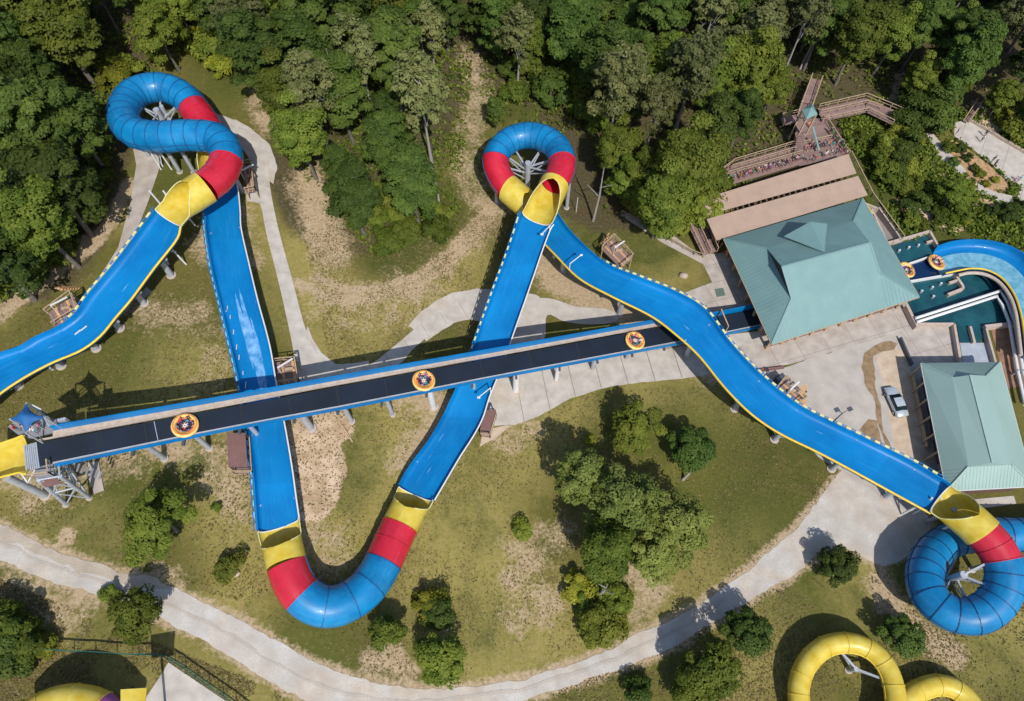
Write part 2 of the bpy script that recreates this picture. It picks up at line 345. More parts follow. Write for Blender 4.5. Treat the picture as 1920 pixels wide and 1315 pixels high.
def build_ground():
    xs = np.concatenate([[-900, -500, -300, -200], np.arange(-150, 150.1, .62), [200, 300, 500, 900]])
    ys = np.concatenate([[-700, -300, -120, -60], np.arange(-25, 190.1, .62), [230, 300, 450, 800, 1500]])
    X, Y = np.meshgrid(xs, ys); Z = ground_z(X, Y)
    nx, ny = len(xs), len(ys)
    co = np.stack([X, Y, Z], -1).reshape(-1, 3)
    i = np.arange(nx - 1)[None, :] + nx * np.arange(ny - 1)[:, None]
    F = np.stack([i, i + 1, i + nx + 1, i + nx], -1).reshape(-1, 4)
    me = bpy.data.meshes.new('ground')
    me.vertices.add(len(co)); me.vertices.foreach_set('co', co.ravel())
    me.loops.add(F.size); me.loops.foreach_set('vertex_index', F.ravel().astype(np.int32))
    me.polygons.add(len(F)); me.polygons.foreach_set('loop_start', np.arange(0, F.size, 4, dtype=np.int32))
    me.update(); me.validate()
    px, py = survey_inverse(co[:, 0], co[:, 1], co[:, 2])
    ok = co[:, 1] > -26
    ch = np.zeros((5, len(co)))
    for c, s, soft, r, pts in patches:
        d = seg_dist(px, py, pts)
        ch[c] = np.maximum(ch[c], s * np.clip(1 - (d - r) / (2 * soft), 0, 1) * ok)
    ch[2] = np.where(~ok | (py < -80) | (px < -150) | (px > 2100), 1, ch[2])
    for nme, a in zip(('dirt', 'lush', 'forest', 'sand', 'dry'), ch):
        me.attributes.new(nme, 'FLOAT', 'POINT').data.foreach_set('value', a.astype(np.float32))
    m = bpy.data.materials.new('grassy_earth'); m.use_nodes = True; me.materials.append(m)
    nt = m.node_tree; N = nt.nodes; K = nt.links; b = N["Principled BSDF"]; b.inputs['Roughness'].default_value = .95
    b.inputs['Specular IOR Level'].default_value = .15
    geo = N.new("ShaderNodeNewGeometry")
    def noise(s, d=6, r=.6):
        n = N.new("ShaderNodeTexNoise"); n.inputs['Scale'].default_value = s; n.inputs['Detail'].default_value = d; n.inputs['Roughness'].default_value = r
        K.new(geo.outputs['Position'], n.inputs['Vector']); return n.outputs[0]
    def rng_(x, a, b_, c=0, d=1):
        r = N.new("ShaderNodeMapRange"); K.new(x, r.inputs[0]); r.inputs[1].default_value = a; r.inputs[2].default_value = b_; r.inputs[3].default_value = c; r.inputs[4].default_value = d; return r.outputs[0]
    def mixc(f, a, b_):
        x = N.new("ShaderNodeMix"); x.data_type = 'RGBA'; K.new(f, x.inputs[0])
        for k, v in ((6, a), (7, b_)):
            if isinstance(v, tuple): x.inputs[k].default_value = (*v, 1)
            else: K.new(v, x.inputs[k])
        return x.outputs[2]
    def math_(op, a, b_):
        x = N.new("ShaderNodeMath"); x.operation = op
        for k, v in ((0, a), (1, b_)):
            if isinstance(v, (int, float)): x.inputs[k].default_value = v
            else: K.new(v, x.inputs[k])
        return x.outputs[0]
    def attr(n): a = N.new("ShaderNodeAttribute"); a.attribute_name = n; return a.outputs['Fac']
    big = noise(.05, 5); med = noise(.33, 7, .65); fine = noise(2.2, 7, .75); vf = noise(7, 4, .8)
    g = mixc(rng_(med, .38, .62), (.084, .098, .018), (.150, .142, .034))
    g = mixc(rng_(big, .42, .60), g, (.138, .120, .034))
    yf = rng_(math_('ADD', attr('dry'), math_('MULTIPLY', math_('SUBTRACT', med, .5), 1.2)), .15, .95)
    g = mixc(yf, g, mixc(rng_(fine, .38, .62), (.225, .205, .050), (.345, .275, .105)))
    g = mixc(math_('MULTIPLY', rng_(fine, .52, .68), .45), g, (.27, .215, .095))
    g = mixc(math_('MULTIPLY', rng_(vf, .50, .75), .22), g, (.090, .088, .026))
    lf = rng_(math_('ADD', math_('MULTIPLY', attr('lush'), .8), math_('MULTIPLY', math_('SUBTRACT', med, .5), 1.6)), .12, .8)
    g = mixc(math_('MULTIPLY', lf, .85), g, mixc(rng_(fine, .4, .7), (.045, .064, .012), (.092, .102, .024)))
    ff = rng_(math_('ADD', attr('forest'), math_('MULTIPLY', math_('SUBTRACT', med, .5), 1.0)), .4, .7)
    g = mixc(ff, g, mixc(rng_(fine, .35, .65), (.045, .050, .018), (.13, .095, .055)))
    df = rng_(math_('ADD', attr('dirt'), math_('MULTIPLY', math_('SUBTRACT', math_('ADD', med, fine), 1.0), 1.5)), .34, .80)
    g = mixc(df, g, mixc(rng_(fine, .35, .65), (.32, .235, .14), (.50, .39, .26)))
    sf = rng_(math_('ADD', attr('sand'), math_('MULTIPLY', math_('SUBTRACT', math_('ADD', med, fine), 1.0), 1.0)), .42, .6)
    g = mixc(sf, g, mixc(rng_(noise(.5, 6, .6), .4, .6), (.42, .30, .19), (.62, .475, .34)))
    K.new(g, b.inputs['Base Color'])
    bp = N.new("ShaderNodeBump"); bp.inputs['Strength'].default_value = .4; bp.inputs['Distance'].default_value = .3
    K.new(math_('ADD', math_('MULTIPLY', fine, 1.0), math_('MULTIPLY', vf, .5)), bp.inputs['Height']); K.new(bp.outputs[0], b.inputs['Normal'])
    o = link_mesh('ground', me); tag(o, 'dry grassy hillside around the slides', None, None, 'structure')
build_ground()

# ------------------------------------------------------------------ roads, paths, paved sheets draped on the hillside
def inside(poly, x, y):
    c = False; n = len(poly)
    for i in range(n):
        x0, y0 = poly[i]; x1, y1 = poly[i - 1]
        if (y0 > y) != (y1 > y) and x < (x1 - x0) * (y - y0) / (y1 - y0) + x0: c = not c
    return c
paved = []
def drape(name, poly_px, mats, lift=.02, ragged=0.0, step=1.2, thick=0.0, smooth_edge=False, label=None):
    """a sheet on the hillside cut to a surveyed outline; ragged edges for gravel"""
    import bmesh
    pts = [P(x, y, 0) for x, y in poly_px]
    out = []
    n = len(pts)
    for i in range(n):
        a, b = pts[i], pts[(i + 1) % n]
        if smooth_edge:
            a0, b1 = pts[i - 1], pts[(i + 2) % n]
        k = max(1, int((b - a).length / (step * .6)))
        for j in range(k):
            t = j / k
            if smooth_edge:
                p = 0.5 * ((2 * a) + (-a0 + b) * t + (2 * a0 - 5 * a + 4 * b - b1) * t * t + (-a0 + 3 * a - 3 * b + b1) * t ** 3)
            else: p = a.lerp(b, t)
            if ragged:
                q = Vector((p.x * .35, p.y * .35, 3.1))
                p = p + Vector((mnoise.noise(q), mnoise.noise(q + Vector((9, 4, 0))), 0)) * ragged * 1.6 + Vector((mnoise.noise(q * 5), mnoise.noise(q * 5 + Vector((9, 4, 0))), 0)) * ragged * .8
            out.append(p)
    paved.append(([(p.x, p.y) for p in out], min(p.x for p in out), max(p.x for p in out), min(p.y for p in out), max(p.y for p in out)))
    bm = bmesh.new()
    vs = [bm.verts.new((p.x, p.y, 0)) for p in out]
    try: f = bm.faces.new(vs)
    except ValueError: bm.free(); return None
    if f.normal.z < 0: f.normal_flip()
    bm.normal_update()
    if f.normal.z < 0: bmesh.ops.reverse_faces(bm, faces=[f])
    bmesh.ops.triangulate(bm, faces=bm.faces[:])
    x0, x1 = min(p.x for p in out), max(p.x for p in out)
    x = math.floor(x0 / step) * step
    while x < x1:
        if -49 < x < 9:
            bmesh.ops.bisect_plane(bm, geom=bm.verts[:] + bm.edges[:] + bm.faces[:], plane_co=(x, 0, 0), plane_no=(1, 0, 0))
        x += step * .8
    if thick:
        r = bmesh.ops.extrude_face_region(bm, geom=bm.faces[:])
        for v in r['geom']:
            if isinstance(v, bmesh.types.BMVert): v.co.z = 1
    for v in bm.verts: v.co.z = gz(v.co.x, v.co.y) + lift + .02 + (thick if v.co.z > .5 else 0)
    me = bpy.data.meshes.new(name)
    if thick: bmesh.ops.recalc_face_normals(bm, faces=bm.faces[:])
    bm.to_mesh(me); bm.free()
    me.materials.append(mats)
    o = link_mesh(name, me); return tag(o, label, None, None, 'structure')
def gravel_mat(name, a, b_, c_):
    m = mat(name, a, .95, .1, .5, .5, 18, col2=b_)
    nt = m.node_tree; N = nt.nodes; K = nt.links; b = N["Principled BSDF"]
    src = b.inputs['Base Color'].links[0].from_socket
    geo = N.new("ShaderNodeNewGeometry"); n = N.new("ShaderNodeTexNoise"); n.inputs['Scale'].default_value = 5; n.inputs['Detail'].default_value = 6; n.inputs['Roughness'].default_value = .8
    K.new(geo.outputs['Position'], n.inputs['Vector']); r = N.new("ShaderNodeMapRange"); r.inputs[1].default_value = .45; r.inputs[2].default_value = .7; K.new(n.outputs[0], r.inputs[0])
    x = N.new("ShaderNodeMix"); x.data_type = 'RGBA'; K.new(r.outputs[0], x.inputs[0]); K.new(src, x.inputs[6]); x.inputs[7].default_value = (*c_, 1); K.new(x.outputs[2], b.inputs['Base Color'])
    return m
M['gravel'] = gravel_mat('pale_gravel', (.46, .42, .38), (.57, .55, .52), (.41, .38, .35))
M['gravel_tan'] = gravel_mat('tan_gravel', (.40, .34, .27), (.50, .44, .37), (.34, .28, .22))
M['yard'] = gravel_mat('yard_gravel', (.42, .38, .345), (.51, .465, .425), (.40, .37, .345))
M['yard_tan'] = mat('washed_tan_sand', (.48, .37, .27), .9, .1, .8, .3, 10, col2=(.56, .46, .355))
M['mud'] = mat('muddy_wash', (.22, .145, .075), .8, .2, 1.2, .3, 8, col2=(.33, .23, .13))
nt = M['gravel'].node_tree; b_ = nt.nodes['Principled BSDF']; src_ = b_.inputs['Base Color'].links[0].from_socket
n_ = nt.nodes.new('ShaderNodeTexNoise'); n_.inputs['Scale'].default_value = .16; n_.inputs['Detail'].default_value = 5; n_.inputs['Distortion'].default_value = .6
g_ = nt.nodes.new('ShaderNodeNewGeometry'); nt.links.new(g_.outputs['Position'], n_.inputs['Vector'])
m_ = nt.nodes.new('ShaderNodeMapRange'); m_.inputs[1].default_value = .42; m_.inputs[2].default_value = .62; nt.links.new(n_.outputs[0], m_.inputs[0])
x_ = nt.nodes.new('ShaderNodeMix'); x_.data_type = 'RGBA'; x_.blend_type = 'MULTIPLY'; nt.links.new(m_.outputs[0], x_.inputs[0]); nt.links.new(src_, x_.inputs[6]); x_.inputs[7].default_value = (1.03, .95, .86, 1); nt.links.new(x_.outputs[2], b_.inputs['Base Color'])
drape('gravel_road', road_top + road_bot, M['gravel'], .012, .22, step=.7, smooth_edge=True)
cen_ = [(x, (np.interp(x, [p[0] for p in road_top], [p[1] for p in road_top]) + np.interp(x, [p[0] for p in road_bot[::-1] if p[1] > 1000 and p[0] < 1640], [p[1] for p in road_bot[::-1] if p[1] > 1000 and p[0] < 1640])) / 2) for x in range(-60, 1440, 75)]
M['crown_strip'] = gravel_mat('road_crown_gravel', (.43, .385, .33), (.51, .465, .41), (.38, .345, .30))
drape('road_crown', [(x, y - 3.5) for x, y in cen_] + [(x, y + 3.5) for x, y in cen_[::-1]], M['crown_strip'], .034, .22, smooth_edge=True)
drape('gravel_shoulder', [(-80, 950), (0, 980), (100, 1030), (200, 1064), (300, 1090), (330, 1110), (250, 1098), (150, 1070), (60, 1035), (-80, 985)], M['gravel_tan'], .02, .4)
drape('gravel_yard', [(1400, 690), (1470, 690), (1580, 652), (1640, 632), (1695, 615), (1735, 690), (1760, 850), (1790, 935), (1700, 960), (1600, 900), (1480, 820), (1420, 740)], M['yard'], .024, .3)
drape('washed_sand', [(1642, 672), (1662, 655), (1690, 656), (1712, 700), (1728, 760), (1745, 830), (1755, 870), (1678, 852), (1672, 800), (1662, 750)], M['yard_tan'], .030, .12)
drape('muddy_channel', [(1616, 690), (1622, 662), (1640, 648), (1668, 640), (1682, 646), (1676, 656), (1655, 662), (1640, 668), (1638, 685), (1640, 720), (1650, 760), (1660, 810), (1674, 852), (1662, 842), (1646, 790), (1636, 745), (1620, 718)], M['mud'], .036, .25)
drape('muddy_channel', [(1612, 805), (1630, 785), (1648, 790), (1650, 820), (1656, 842), (1625, 828)], M['mud'], .034, .4)
drape('gravel_shoulder', [(576, 612), (588, 636), (603, 662), (630, 683), (694, 677), (688, 692), (620, 704), (588, 690), (574, 640)], M['gravel'], .03, .15)
drape('gravel_shoulder', [(470, 240), (505, 270), (520, 320), (514, 345), (500, 335), (490, 290), (440, 225)], M['gravel'], .03, .2)
drape('gravel_shoulder', [(766, 610), (790, 585), (818, 564), (848, 550), (895, 541), (930, 545), (925, 606), (880, 600), (850, 606), (800, 640)], M['gravel'], .03, .1)
slabmats = M['concrete']
pathA = [(396, 214), (430, 222), (474, 246), (498, 278), (506, 305), (506, 345), (520, 420), (547, 520), (574, 620), (598, 668), (640, 690), (690, 686), (745, 645), (800, 600), (860, 566), (935, 550), (1010, 556), (1000, 600), (890, 592), (840, 606), (780, 650), (735, 690), (600, 716), (562, 720), (547, 640), (525, 540), (500, 440), (487, 382), (464, 378), (464, 332), (470, 305), (455, 280), (430, 252), (396, 238)]
drape('concrete_path', pathA, slabmats, .05, smooth_edge=True)
drape('concrete_path', [(985, 565), (1030, 560), (1080, 575), (1135, 580), (1163, 593), (1155, 604), (1110, 609), (1060, 604), (1026, 592), (1016, 645), (950, 660), (960, 600)], slabmats, .055, smooth_edge=True)
drape('concrete_path', [(250, 280), (302, 280), (298, 320), (276, 385), (246, 460), (200, 530), (150, 592), (140, 580), (190, 515), (222, 465), (244, 385), (256, 310)], M['concrete_pink'], .05)
drape('service_path', [(908, 778), (924, 720), (1010, 690), (1130, 660), (1250, 655), (1345, 640), (1360, 690), (1315, 706), (1150, 724), (1070, 747), (1010, 781), (965, 798), (925, 798)], M['concrete'], .05, .08)
drape('gravel_shoulder', [(920, 715), (980, 705), (985, 745), (960, 762), (925, 765)], M['gravel'], .064, .15)
drape('concrete_path', [(1163, 404), (1180, 400), (1260, 440), (1310, 478), (1345, 476), (1375, 470), (1410, 568), (1375, 592), (1290, 600), (1250, 562), (1335, 530), (1318, 496), (1240, 455)], M['concrete_pink'], .05)
drape('concrete_apron', [(1385, 650), (1450, 645), (1725, 552), (1745, 566), (1760, 606), (1792, 612), (1806, 682), (1724, 684), (1700, 640), (1690, 622), (1590, 652), (1480, 684), (1405, 694), (1375, 670)], M['concrete_pink'], .054)
drape('concrete_path', [(1345, 630), (1420, 622), (1450, 650), (1400, 690), (1360, 670)], M['concrete'], .046)
drape('concrete_strip', [(1708, 690), (1732, 684), (1800, 935), (1765, 925)], M['concrete_pink'], .060)
drape('concrete_path', [(1790, 230), (1814, 226), (1850, 246), (1940, 300), (1940, 392), (1905, 378), (1912, 352), (1895, 345), (1862, 312), (1828, 284), (1788, 256)], M['concrete'], .05)
drape('mulch_bed', [(1764, 280), (1786, 262), (1828, 290), (1862, 318), (1894, 350), (1890, 362), (1850, 358), (1832, 342), (1800, 322)], mat('orange_mulch', (.36, .21, .10), .95, .2, 2, .5, 8, col2=(.52, .34, .19)), .03, .2)
drape('mulch_bed', [(1836, 372), (1866, 384), (1880, 392), (1872, 404), (1845, 392)], M['sandbed'], .03, .25)
drape('concrete_path', [(1735, 250), (1750, 252), (1785, 292), (1812, 322), (1800, 332), (1766, 305)], M['concrete'], .055)
drape('concrete_path', [(1834, 340), (1845, 352), (1868, 362), (1900, 368), (1900, 384), (1866, 378), (1832, 358)], M['concrete'], .06)
drape('concrete_path', [(316, 1242), (470, 1345), (250, 1345), (305, 1262)], M['concrete'], .05)
drape('concrete_path', [(905, 800), (960, 800), (900, 840)], M['yard_tan'], .04, .2)
drape('dirt_floor', [(1855, 612), (1925, 612), (1960, 720), (1888, 730)], mat('red_brown_dirt', (.24, .13, .08), .9, .2, 1, .4, 10, col2=(.34, .20, .13)), .03, .1)
drape('concrete_slab', [(165, 868), (186, 866), (196, 920), (178, 927), (168, 900)], M['concrete_pink'], .05, thick=.1)
drape('concrete_slab', [(1790, 940), (1900, 930), (1905, 945), (1830, 955)], M['concrete'], .05)
drape('concrete_path', [(255, 560), (275, 538), (286, 548), (262, 568)], M['concrete_pink'], .05)

M['joint'] = mat('joint_filler', (.24, .22, .20), .9, .1)
def joints(poly_px, ang, spacing, lift, w=.07):
    W = [P(x, y, 0) for x, y in poly_px]; d = Vector((math.cos(rad(ang)), math.sin(rad(ang)))); nn = Vector((-d.y, d.x)); n = len(W); mb = MB()
    us = [p.x * nn.x + p.y * nn.y for p in W]; vs = [p.x * d.x + p.y * d.y for p in W]; u = math.ceil(min(us) / spacing) * spacing
    while u < max(us):
        hit = []
        for i in range(n):
            u0, u1, v0, v1 = us[i], us[(i + 1) % n], vs[i], vs[(i + 1) % n]
            if (u0 > u) != (u1 > u): hit.append(v0 + (v1 - v0) * (u - u0) / (u1 - u0))
        hit.sort()
        for a, b in zip(hit[::2], hit[1::2]):
            k = max(1, int((b - a) / 1.5))
            for j in range(k):
                pts = []
                for t in (j / k, (j + 1) / k):
                    v = a + (b - a) * t; x, y = nn.x * u + d.x * v, nn.y * u + d.y * v; pts.append(Vector((x, y, gz(x, y) + lift + .024)))
                sd = Vector((nn.x, nn.y, 0)) * w / 2; mb.add([pts[0] - sd, pts[1] - sd, pts[1] + sd, pts[0] + sd], [(0, 1, 2, 3)])
        u += spacing
    if mb.v:
        o = mb.build('joint_lines', M['joint']); tag(o, None, None, None, 'structure')
joints(pathA[:8] + pathA[-9:], -12, 3.2, .05); joints([(604, 700), (640, 690), (690, 686), (745, 645), (800, 600), (860, 566), (935, 550), (1000, 600), (890, 592), (840, 606), (780, 650), (735, 690), (604, 714)], 120, 3.4, .05)
joints([(924, 720), (1010, 690), (1130, 660), (1250, 655), (1345, 640), (1360, 690), (1315, 706), (1150, 724), (1070, 747), (1010, 781), (965, 798)], 100, 4.0, .131)
joints([(1385, 650), (1450, 645), (1725, 552), (1745, 566), (1760, 606), (1792, 612), (1806, 682), (1724, 684), (1700, 640), (1690, 622), (1590, 652), (1480, 684), (1405, 694)], 106, 4.2, .054); joints([(1385, 650), (1450, 645), (1725, 552), (1745, 566), (1760, 606), (1792, 612), (1806, 682), (1724, 684), (1700, 640), (1690, 622), (1590, 652), (1480, 684), (1405, 694)], 17, 4.6, .054)
joints([(1310, 478), (1345, 476), (1375, 470), (1410, 568), (1375, 592), (1290, 600), (1250, 562), (1335, 530)], 17, 3.2, .05); joints([(1310, 478), (1345, 476), (1375, 470), (1410, 568), (1375, 592), (1290, 600), (1250, 562), (1335, 530)], 112, 3.6, .05)
joints([(1790, 232), (1814, 226), (1850, 246), (1940, 300), (1940, 395), (1885, 376), (1868, 350), (1830, 300)], 60, 4, .05)

# ------------------------------------------------------------------ slide builders
def catmull(pts, n):
    """smooth curve through tuples; returns resampled list, n points per span"""
    A = [np.array(p, float) for p in pts]; A = [2 * A[0] - A[1]] + A + [2 * A[-1] - A[-2]]; out = []
    for i in range(1, len(A) - 2):
        for k in range(n):
            t = k / n; p0, p1, p2, p3 = A[i - 1:i + 3]
            out.append(.5 * (2 * p1 + (p2 - p0) * t + (2 * p0 - 5 * p1 + 4 * p2 - p3) * t * t + (-p0 + 3 * p1 - 3 * p2 + p3) * t ** 3))
    out.append(A[-2]); return out
def resample(arr, step):
    arr = np.array(arr); d = np.r_[0, np.cumsum(np.linalg.norm(np.diff(arr[:, :3], axis=0), axis=1))]
    n = max(2, int(round(d[-1] / step)) + 1); s = np.linspace(0, d[-1], n)
    return np.stack([np.interp(s, d, arr[:, k]) for k in range(arr.shape[1])], 1), s
def strip_faces(nr, nc, off=0):
    return [(off + i * nc + k, off + i * nc + k + 1, off + (i + 1) * nc + k + 1, off + (i + 1) * nc + k) for i in range(nr - 1) for k in range(nc - 1)]
PROF = [(-1.0, 0), (-.985, -.30), (-.955, -.52), (-.88, -.72), (-.76, -.80), (-.4, -.83), (0, -.84), (.4, -.83), (.76, -.80), (.88, -.72), (.955, -.52), (.985, -.30), (1.0, 0)]
def flume(slide, stations, inside_mat='blue', dash_side=-1, line_side=1, dash=True, line_mat='yellow_rail', dash_mat='pad', sect=6.0, floor_mat=None, depth=1.0, dash_range=(0, 1), line_range=(0, 1), dash_w=.30):
    """open channel; stations: (edge A px), (edge B px), h. A = -1 side, B = +1 side"""
    W = []
    for a, b, h in stations:
        pa, pb = P(*a, h), P(*b, h); z = (pa.z + pb.z) / 2
        pa, pb = at(*a, z), at(*b, z)
        W.append((*((pa + pb) / 2), *(pb - pa) / 2))
    arr, s = resample(catmull(W, 8), .75)
    def pt(r, u, dz, out=0.0):
        lat = Vector(r[3:6]); n = lat.normalized()
        return Vector(r[:3]) + lat * u + n * out + Vector((0, 0, dz))
    per = max(1, int(round(sect / .75))); i0 = 0; secs = []
    while i0 < len(arr) - 1:
        i1 = min(len(arr) - 1, i0 + per)
        if len(arr) - 1 - i1 < per * .5: i1 = len(arr) - 1
        mb = MB(); rows = arr[i0:i1 + 1]; vs = []
        for r in rows:
            for u, dz in PROF: vs.append(pt(r, u, dz * depth))
        nc = len(PROF); mb.add(vs, [f[::-1] for f in strip_faces(len(rows), nc)], 0, True)
        # outer skin, rim flanges
        vs = []; prof2 = [(-1.0, 0, -.16), (-.99, -.10, -.10), (-.985, -.34, -.09), (-.95, -.62, -.06), (-.86, -.86, 0), (-.72, -.95, 0), (0, -.98, 0), (.72, -.95, 0), (.86, -.86, 0), (.95, -.62, .06), (.985, -.34, .09), (.99, -.10, .10), (1.0, 0, .16)]
        for r in rows:
            for u, dz, o_ in prof2: vs.append(pt(r, u, dz * depth - .002, o_))
        nc = len(prof2); mb.add(vs, strip_faces(len(rows), nc), 1, True)
        for side in (-1, 1):
            vs = []
            for r in rows: vs += [pt(r, side, 0), pt(r, side, .0, side * .16)]
            fs = strip_faces(len(rows), 2); mb.add(vs, fs if side == -1 else [f[::-1] for f in fs], 0)
        # joint collar underneath
        for r in (rows[0],):
            vs = []
            for u, dz, o_ in prof2[1:-1]: vs.append(pt(r, u * 1.0, dz * depth - .09, o_ * 2))
            t = Vector(rows[1][:3] - rows[0][:3]).normalized() * .12
            vs2 = [v + t for v in vs]; n = len(vs)
            mb.add(vs + vs2, [(k, k + 1, n + k + 1, n + k) for k in range(n - 1)], 1)
        fl_ = np.zeros((len(mb.v), 3)); ii = 0
        for ri in range(len(rows)):
            for u, dz in PROF: fl_[ii] = (u * 5.0 + len(arr) * 3.1, (i0 + ri) * .75 * .16, 0); ii += 1
        o = mb.build('flume_section', [M[inside_mat], M['blue_dark'] if inside_mat != 'yellow' else M['yellow']], slide)
        o.data.attributes.new('flow', 'FLOAT_VECTOR', 'POINT').data.foreach_set('vector', fl_.ravel())
        secs.append(o); i0 = i1
    # thin seam lines on the floor at the joints
    n = len(arr)
    if dash:
        a0, a1 = int(dash_range[0] * (n - 1)), int(dash_range[1] * (n - 1))
        rail = MB(); rail.path([pt(r, dash_side, .10, dash_side * .42) for r in arr[a0:a1 + 1]], .07, 6)
        rail.path([pt(r, dash_side, -.05, dash_side * .18) for r in arr[a0:a1 + 1]], .06, 6)
        ro = rail.build('edge_rail', M['blue'], slide)
        sub, ss = resample(arr[a0:a1 + 1], .62); k = 1
        while k < len(sub) - 2:
            mb = MB(); a = pt(sub[k], dash_side, .16, dash_side * .26); b = pt(sub[k + 1], dash_side, .16, dash_side * .26)
            mb.bar(a, b, dash_w, .09); mb.build('edge_pad', M[dash_mat], ro); k += 2
    if line_mat:
        a0, a1 = int(line_range[0] * (n - 1)), int(line_range[1] * (n - 1))
        mb = MB(); mb.path([pt(r, line_side, .07, line_side * .12) for r in arr[a0:a1 + 1]], .15 if line_mat == 'yellow_rail' else .10, 8)
        mb.build('edge_rail', M[line_mat], slide)
    return arr, pt
def ring_pts(c, t, r, bz=None, phi0=0, phi1=2 * PI, n=20, a=None):
    lat = Vector((t.y, -t.x, 0)).normalized(); up = lat.cross(t).normalized()
    if up.z < 0: up = -up
    return [Vector(c) + lat * ((a or r) * math.sin(phi0 + (phi1 - phi0) * k / n)) - up * ((bz or r) * math.cos(phi0 + (phi1 - phi0) * k / n)) for k in range(n + 1)]
def tube_run(slide, pts, radius=2.15, seg=1.7, colours=None, flange_mat='blue_dark', end_caps=False, seam_side=1):
    """closed tube through centre points (px, py, h); colours: list of (arc fraction, material name)"""
    W = []
    for x, y, h in pts: W.append(tuple(P(x, y, h)))
    arr, s = resample(catmull(W, 10), .42)
    n = len(arr); T = [Vector(arr[min(i + 1, n - 1)] - arr[max(i - 1, 0)]).normalized() for i in range(n)]
    tot = s[-1]; colours = colours or [(1.0, 'blue_tube')]
    bounds = [0] + [int(round(f * (n - 1))) for f, _ in colours]
    seam = MB(); sp = []
    for ci, (f, mname) in enumerate(colours):
        a, b = bounds[ci], bounds[ci + 1]
        if b <= a: continue
        k = max(1, int(round((s[b] - s[a]) / seg)))
        cuts = [a + int(round((b - a) * j / k)) for j in range(k + 1)]
        for i0, i1 in zip(cuts[:-1], cuts[1:]):
            if i1 <= i0: continue
            mb = MB(); vs = []
            for i in range(i0, i1 + 1): vs += ring_pts(arr[i], T[i], radius)
            mb.add(vs, [q[::-1] for q in strip_faces(i1 - i0 + 1, 21)], 0, True)
            vs = []
            for i in range(i0, i1 + 1): vs += ring_pts(arr[i], T[i], radius - .06)
            mb.add(vs, strip_faces(i1 - i0 + 1, 21), 0, True)
            fl_ = np.zeros((len(mb.v), 3)); ii = 0
            for i in range(i0, i1 + 1):
                for k_ in range(21): fl_[ii] = (s[i] * .35 + n, 2.4 * math.sin(2 * PI * k_ / 20), 2.4 * math.cos(2 * PI * k_ / 20)); ii += 1
            o = mb.build('tube_segment', M[mname], slide)
            o.data.attributes.new('flow', 'FLOAT_VECTOR', 'POINT').data.foreach_set('vector', fl_.ravel())
            fm = MB(); c = Vector(arr[i1]); t = T[i1] * .05
            r1 = ring_pts(c - t, T[i1], radius + .07); r2 = ring_pts(c + t, T[i1], radius + .07); r0 = ring_pts(c - t, T[i1], radius - .01); r3 = ring_pts(c + t, T[i1], radius - .01)
            fm.add(r0 + r1 + r2 + r3, [q for q in strip_faces(4, 21)])
            fm.build('flange', M[flange_mat if mname == 'blue_tube' else mname], o)
    for sd in (1,):
        line = []
        for i in range(n):
            lat = Vector((T[i].y, -T[i].x, 0)).normalized() * seam_side
            line.append(Vector(arr[i]) + lat * (radius * math.cos(rad(8))) + Vector((0, 0, radius * math.sin(rad(8)))))
        seam.path(line, .075, 5)
    seam.build('seam_flange', M[flange_mat], slide)
    return arr, T
def transition(slide, pts, fl_arr_end, open_to=.62, open_from=.3, radius=2.15, half=2.3, shape_pow=1.0):
    """yellow mouth piece: open channel that closes into the tube. pts (px,py,h of tube centre) from channel end to tube"""
    W = [tuple(P(x, y, h)) for x, y, h in pts]
    arr, s = resample(catmull(W, 10), .3)
    n = len(arr); T = [Vector(arr[min(i + 1, n - 1)] - arr[max(i - 1, 0)]).normalized() for i in range(n)]
    outer, inner, rimL, rimR = [], [], [], []
    for i in range(n):
        t = i / (n - 1); q = min(1, t / open_to); w = min(1, max(0, (t - open_from * open_to) / (open_to * (1 - open_from))))
        e = q * q * (3 - 2 * q)
        phi = rad(90) + math.asin(w)
        if q >= 1: phi = PI
        a = half + (radius - half) * e; b = 1.15 + (radius - 1.15) * e
        lat = Vector((T[i].y, -T[i].x, 0)).normalized()
        c = Vector(arr[i])
        for lst, dr in ((outer, .08), (inner, 0)):
            for k in range(25):
                f = -phi + 2 * phi * k / 24
                vz = -math.cos(f) * ((b if math.cos(f) > 0 else radius) + dr)
                lst.append(c + lat * ((a + dr) * math.sin(f)) + Vector((0, 0, vz)))
        rimL.append(outer[-25]); rimR.append(outer[-1])
    mb = MB()
    mb.add(outer, [q[::-1] for q in strip_faces(n, 25)], 0, True); mb.add(inner, strip_faces(n, 25), 0, True)
    o = mb.build('mouth_piece', M['yellow'], slide)
    k = int(n * open_to)
    rm = MB(); rm.path([v for v in rimL[:k]] , .07, 6); rm.path(rimR[:k], .07, 6)
    rm.build('mouth_rim', M['pad'], o)
    lip = MB(); lip.path(inner[:25], .08, 6); lip.build('mouth_lip', M['white'], o)
    return arr, T
def post(parent, top, r=.38, base=None, m='steel', name='support_post', foot=True):
    top = Vector(top); b = Vector(base) if base is not None else Vector((top.x, top.y, gz(top.x, top.y)))
    mb = MB(); mb.tube(b - Vector((0, 0, .2)), top, r, r, 14)
    o = mb.build(name, M[m], parent)
    if foot:
        f = MB(); f.tube(b - Vector((0, 0, .1)), b + Vector((0, 0, .12)), r * 1.55, r * 1.55, 16); f.build('footing', M['curb'], o)
    return o
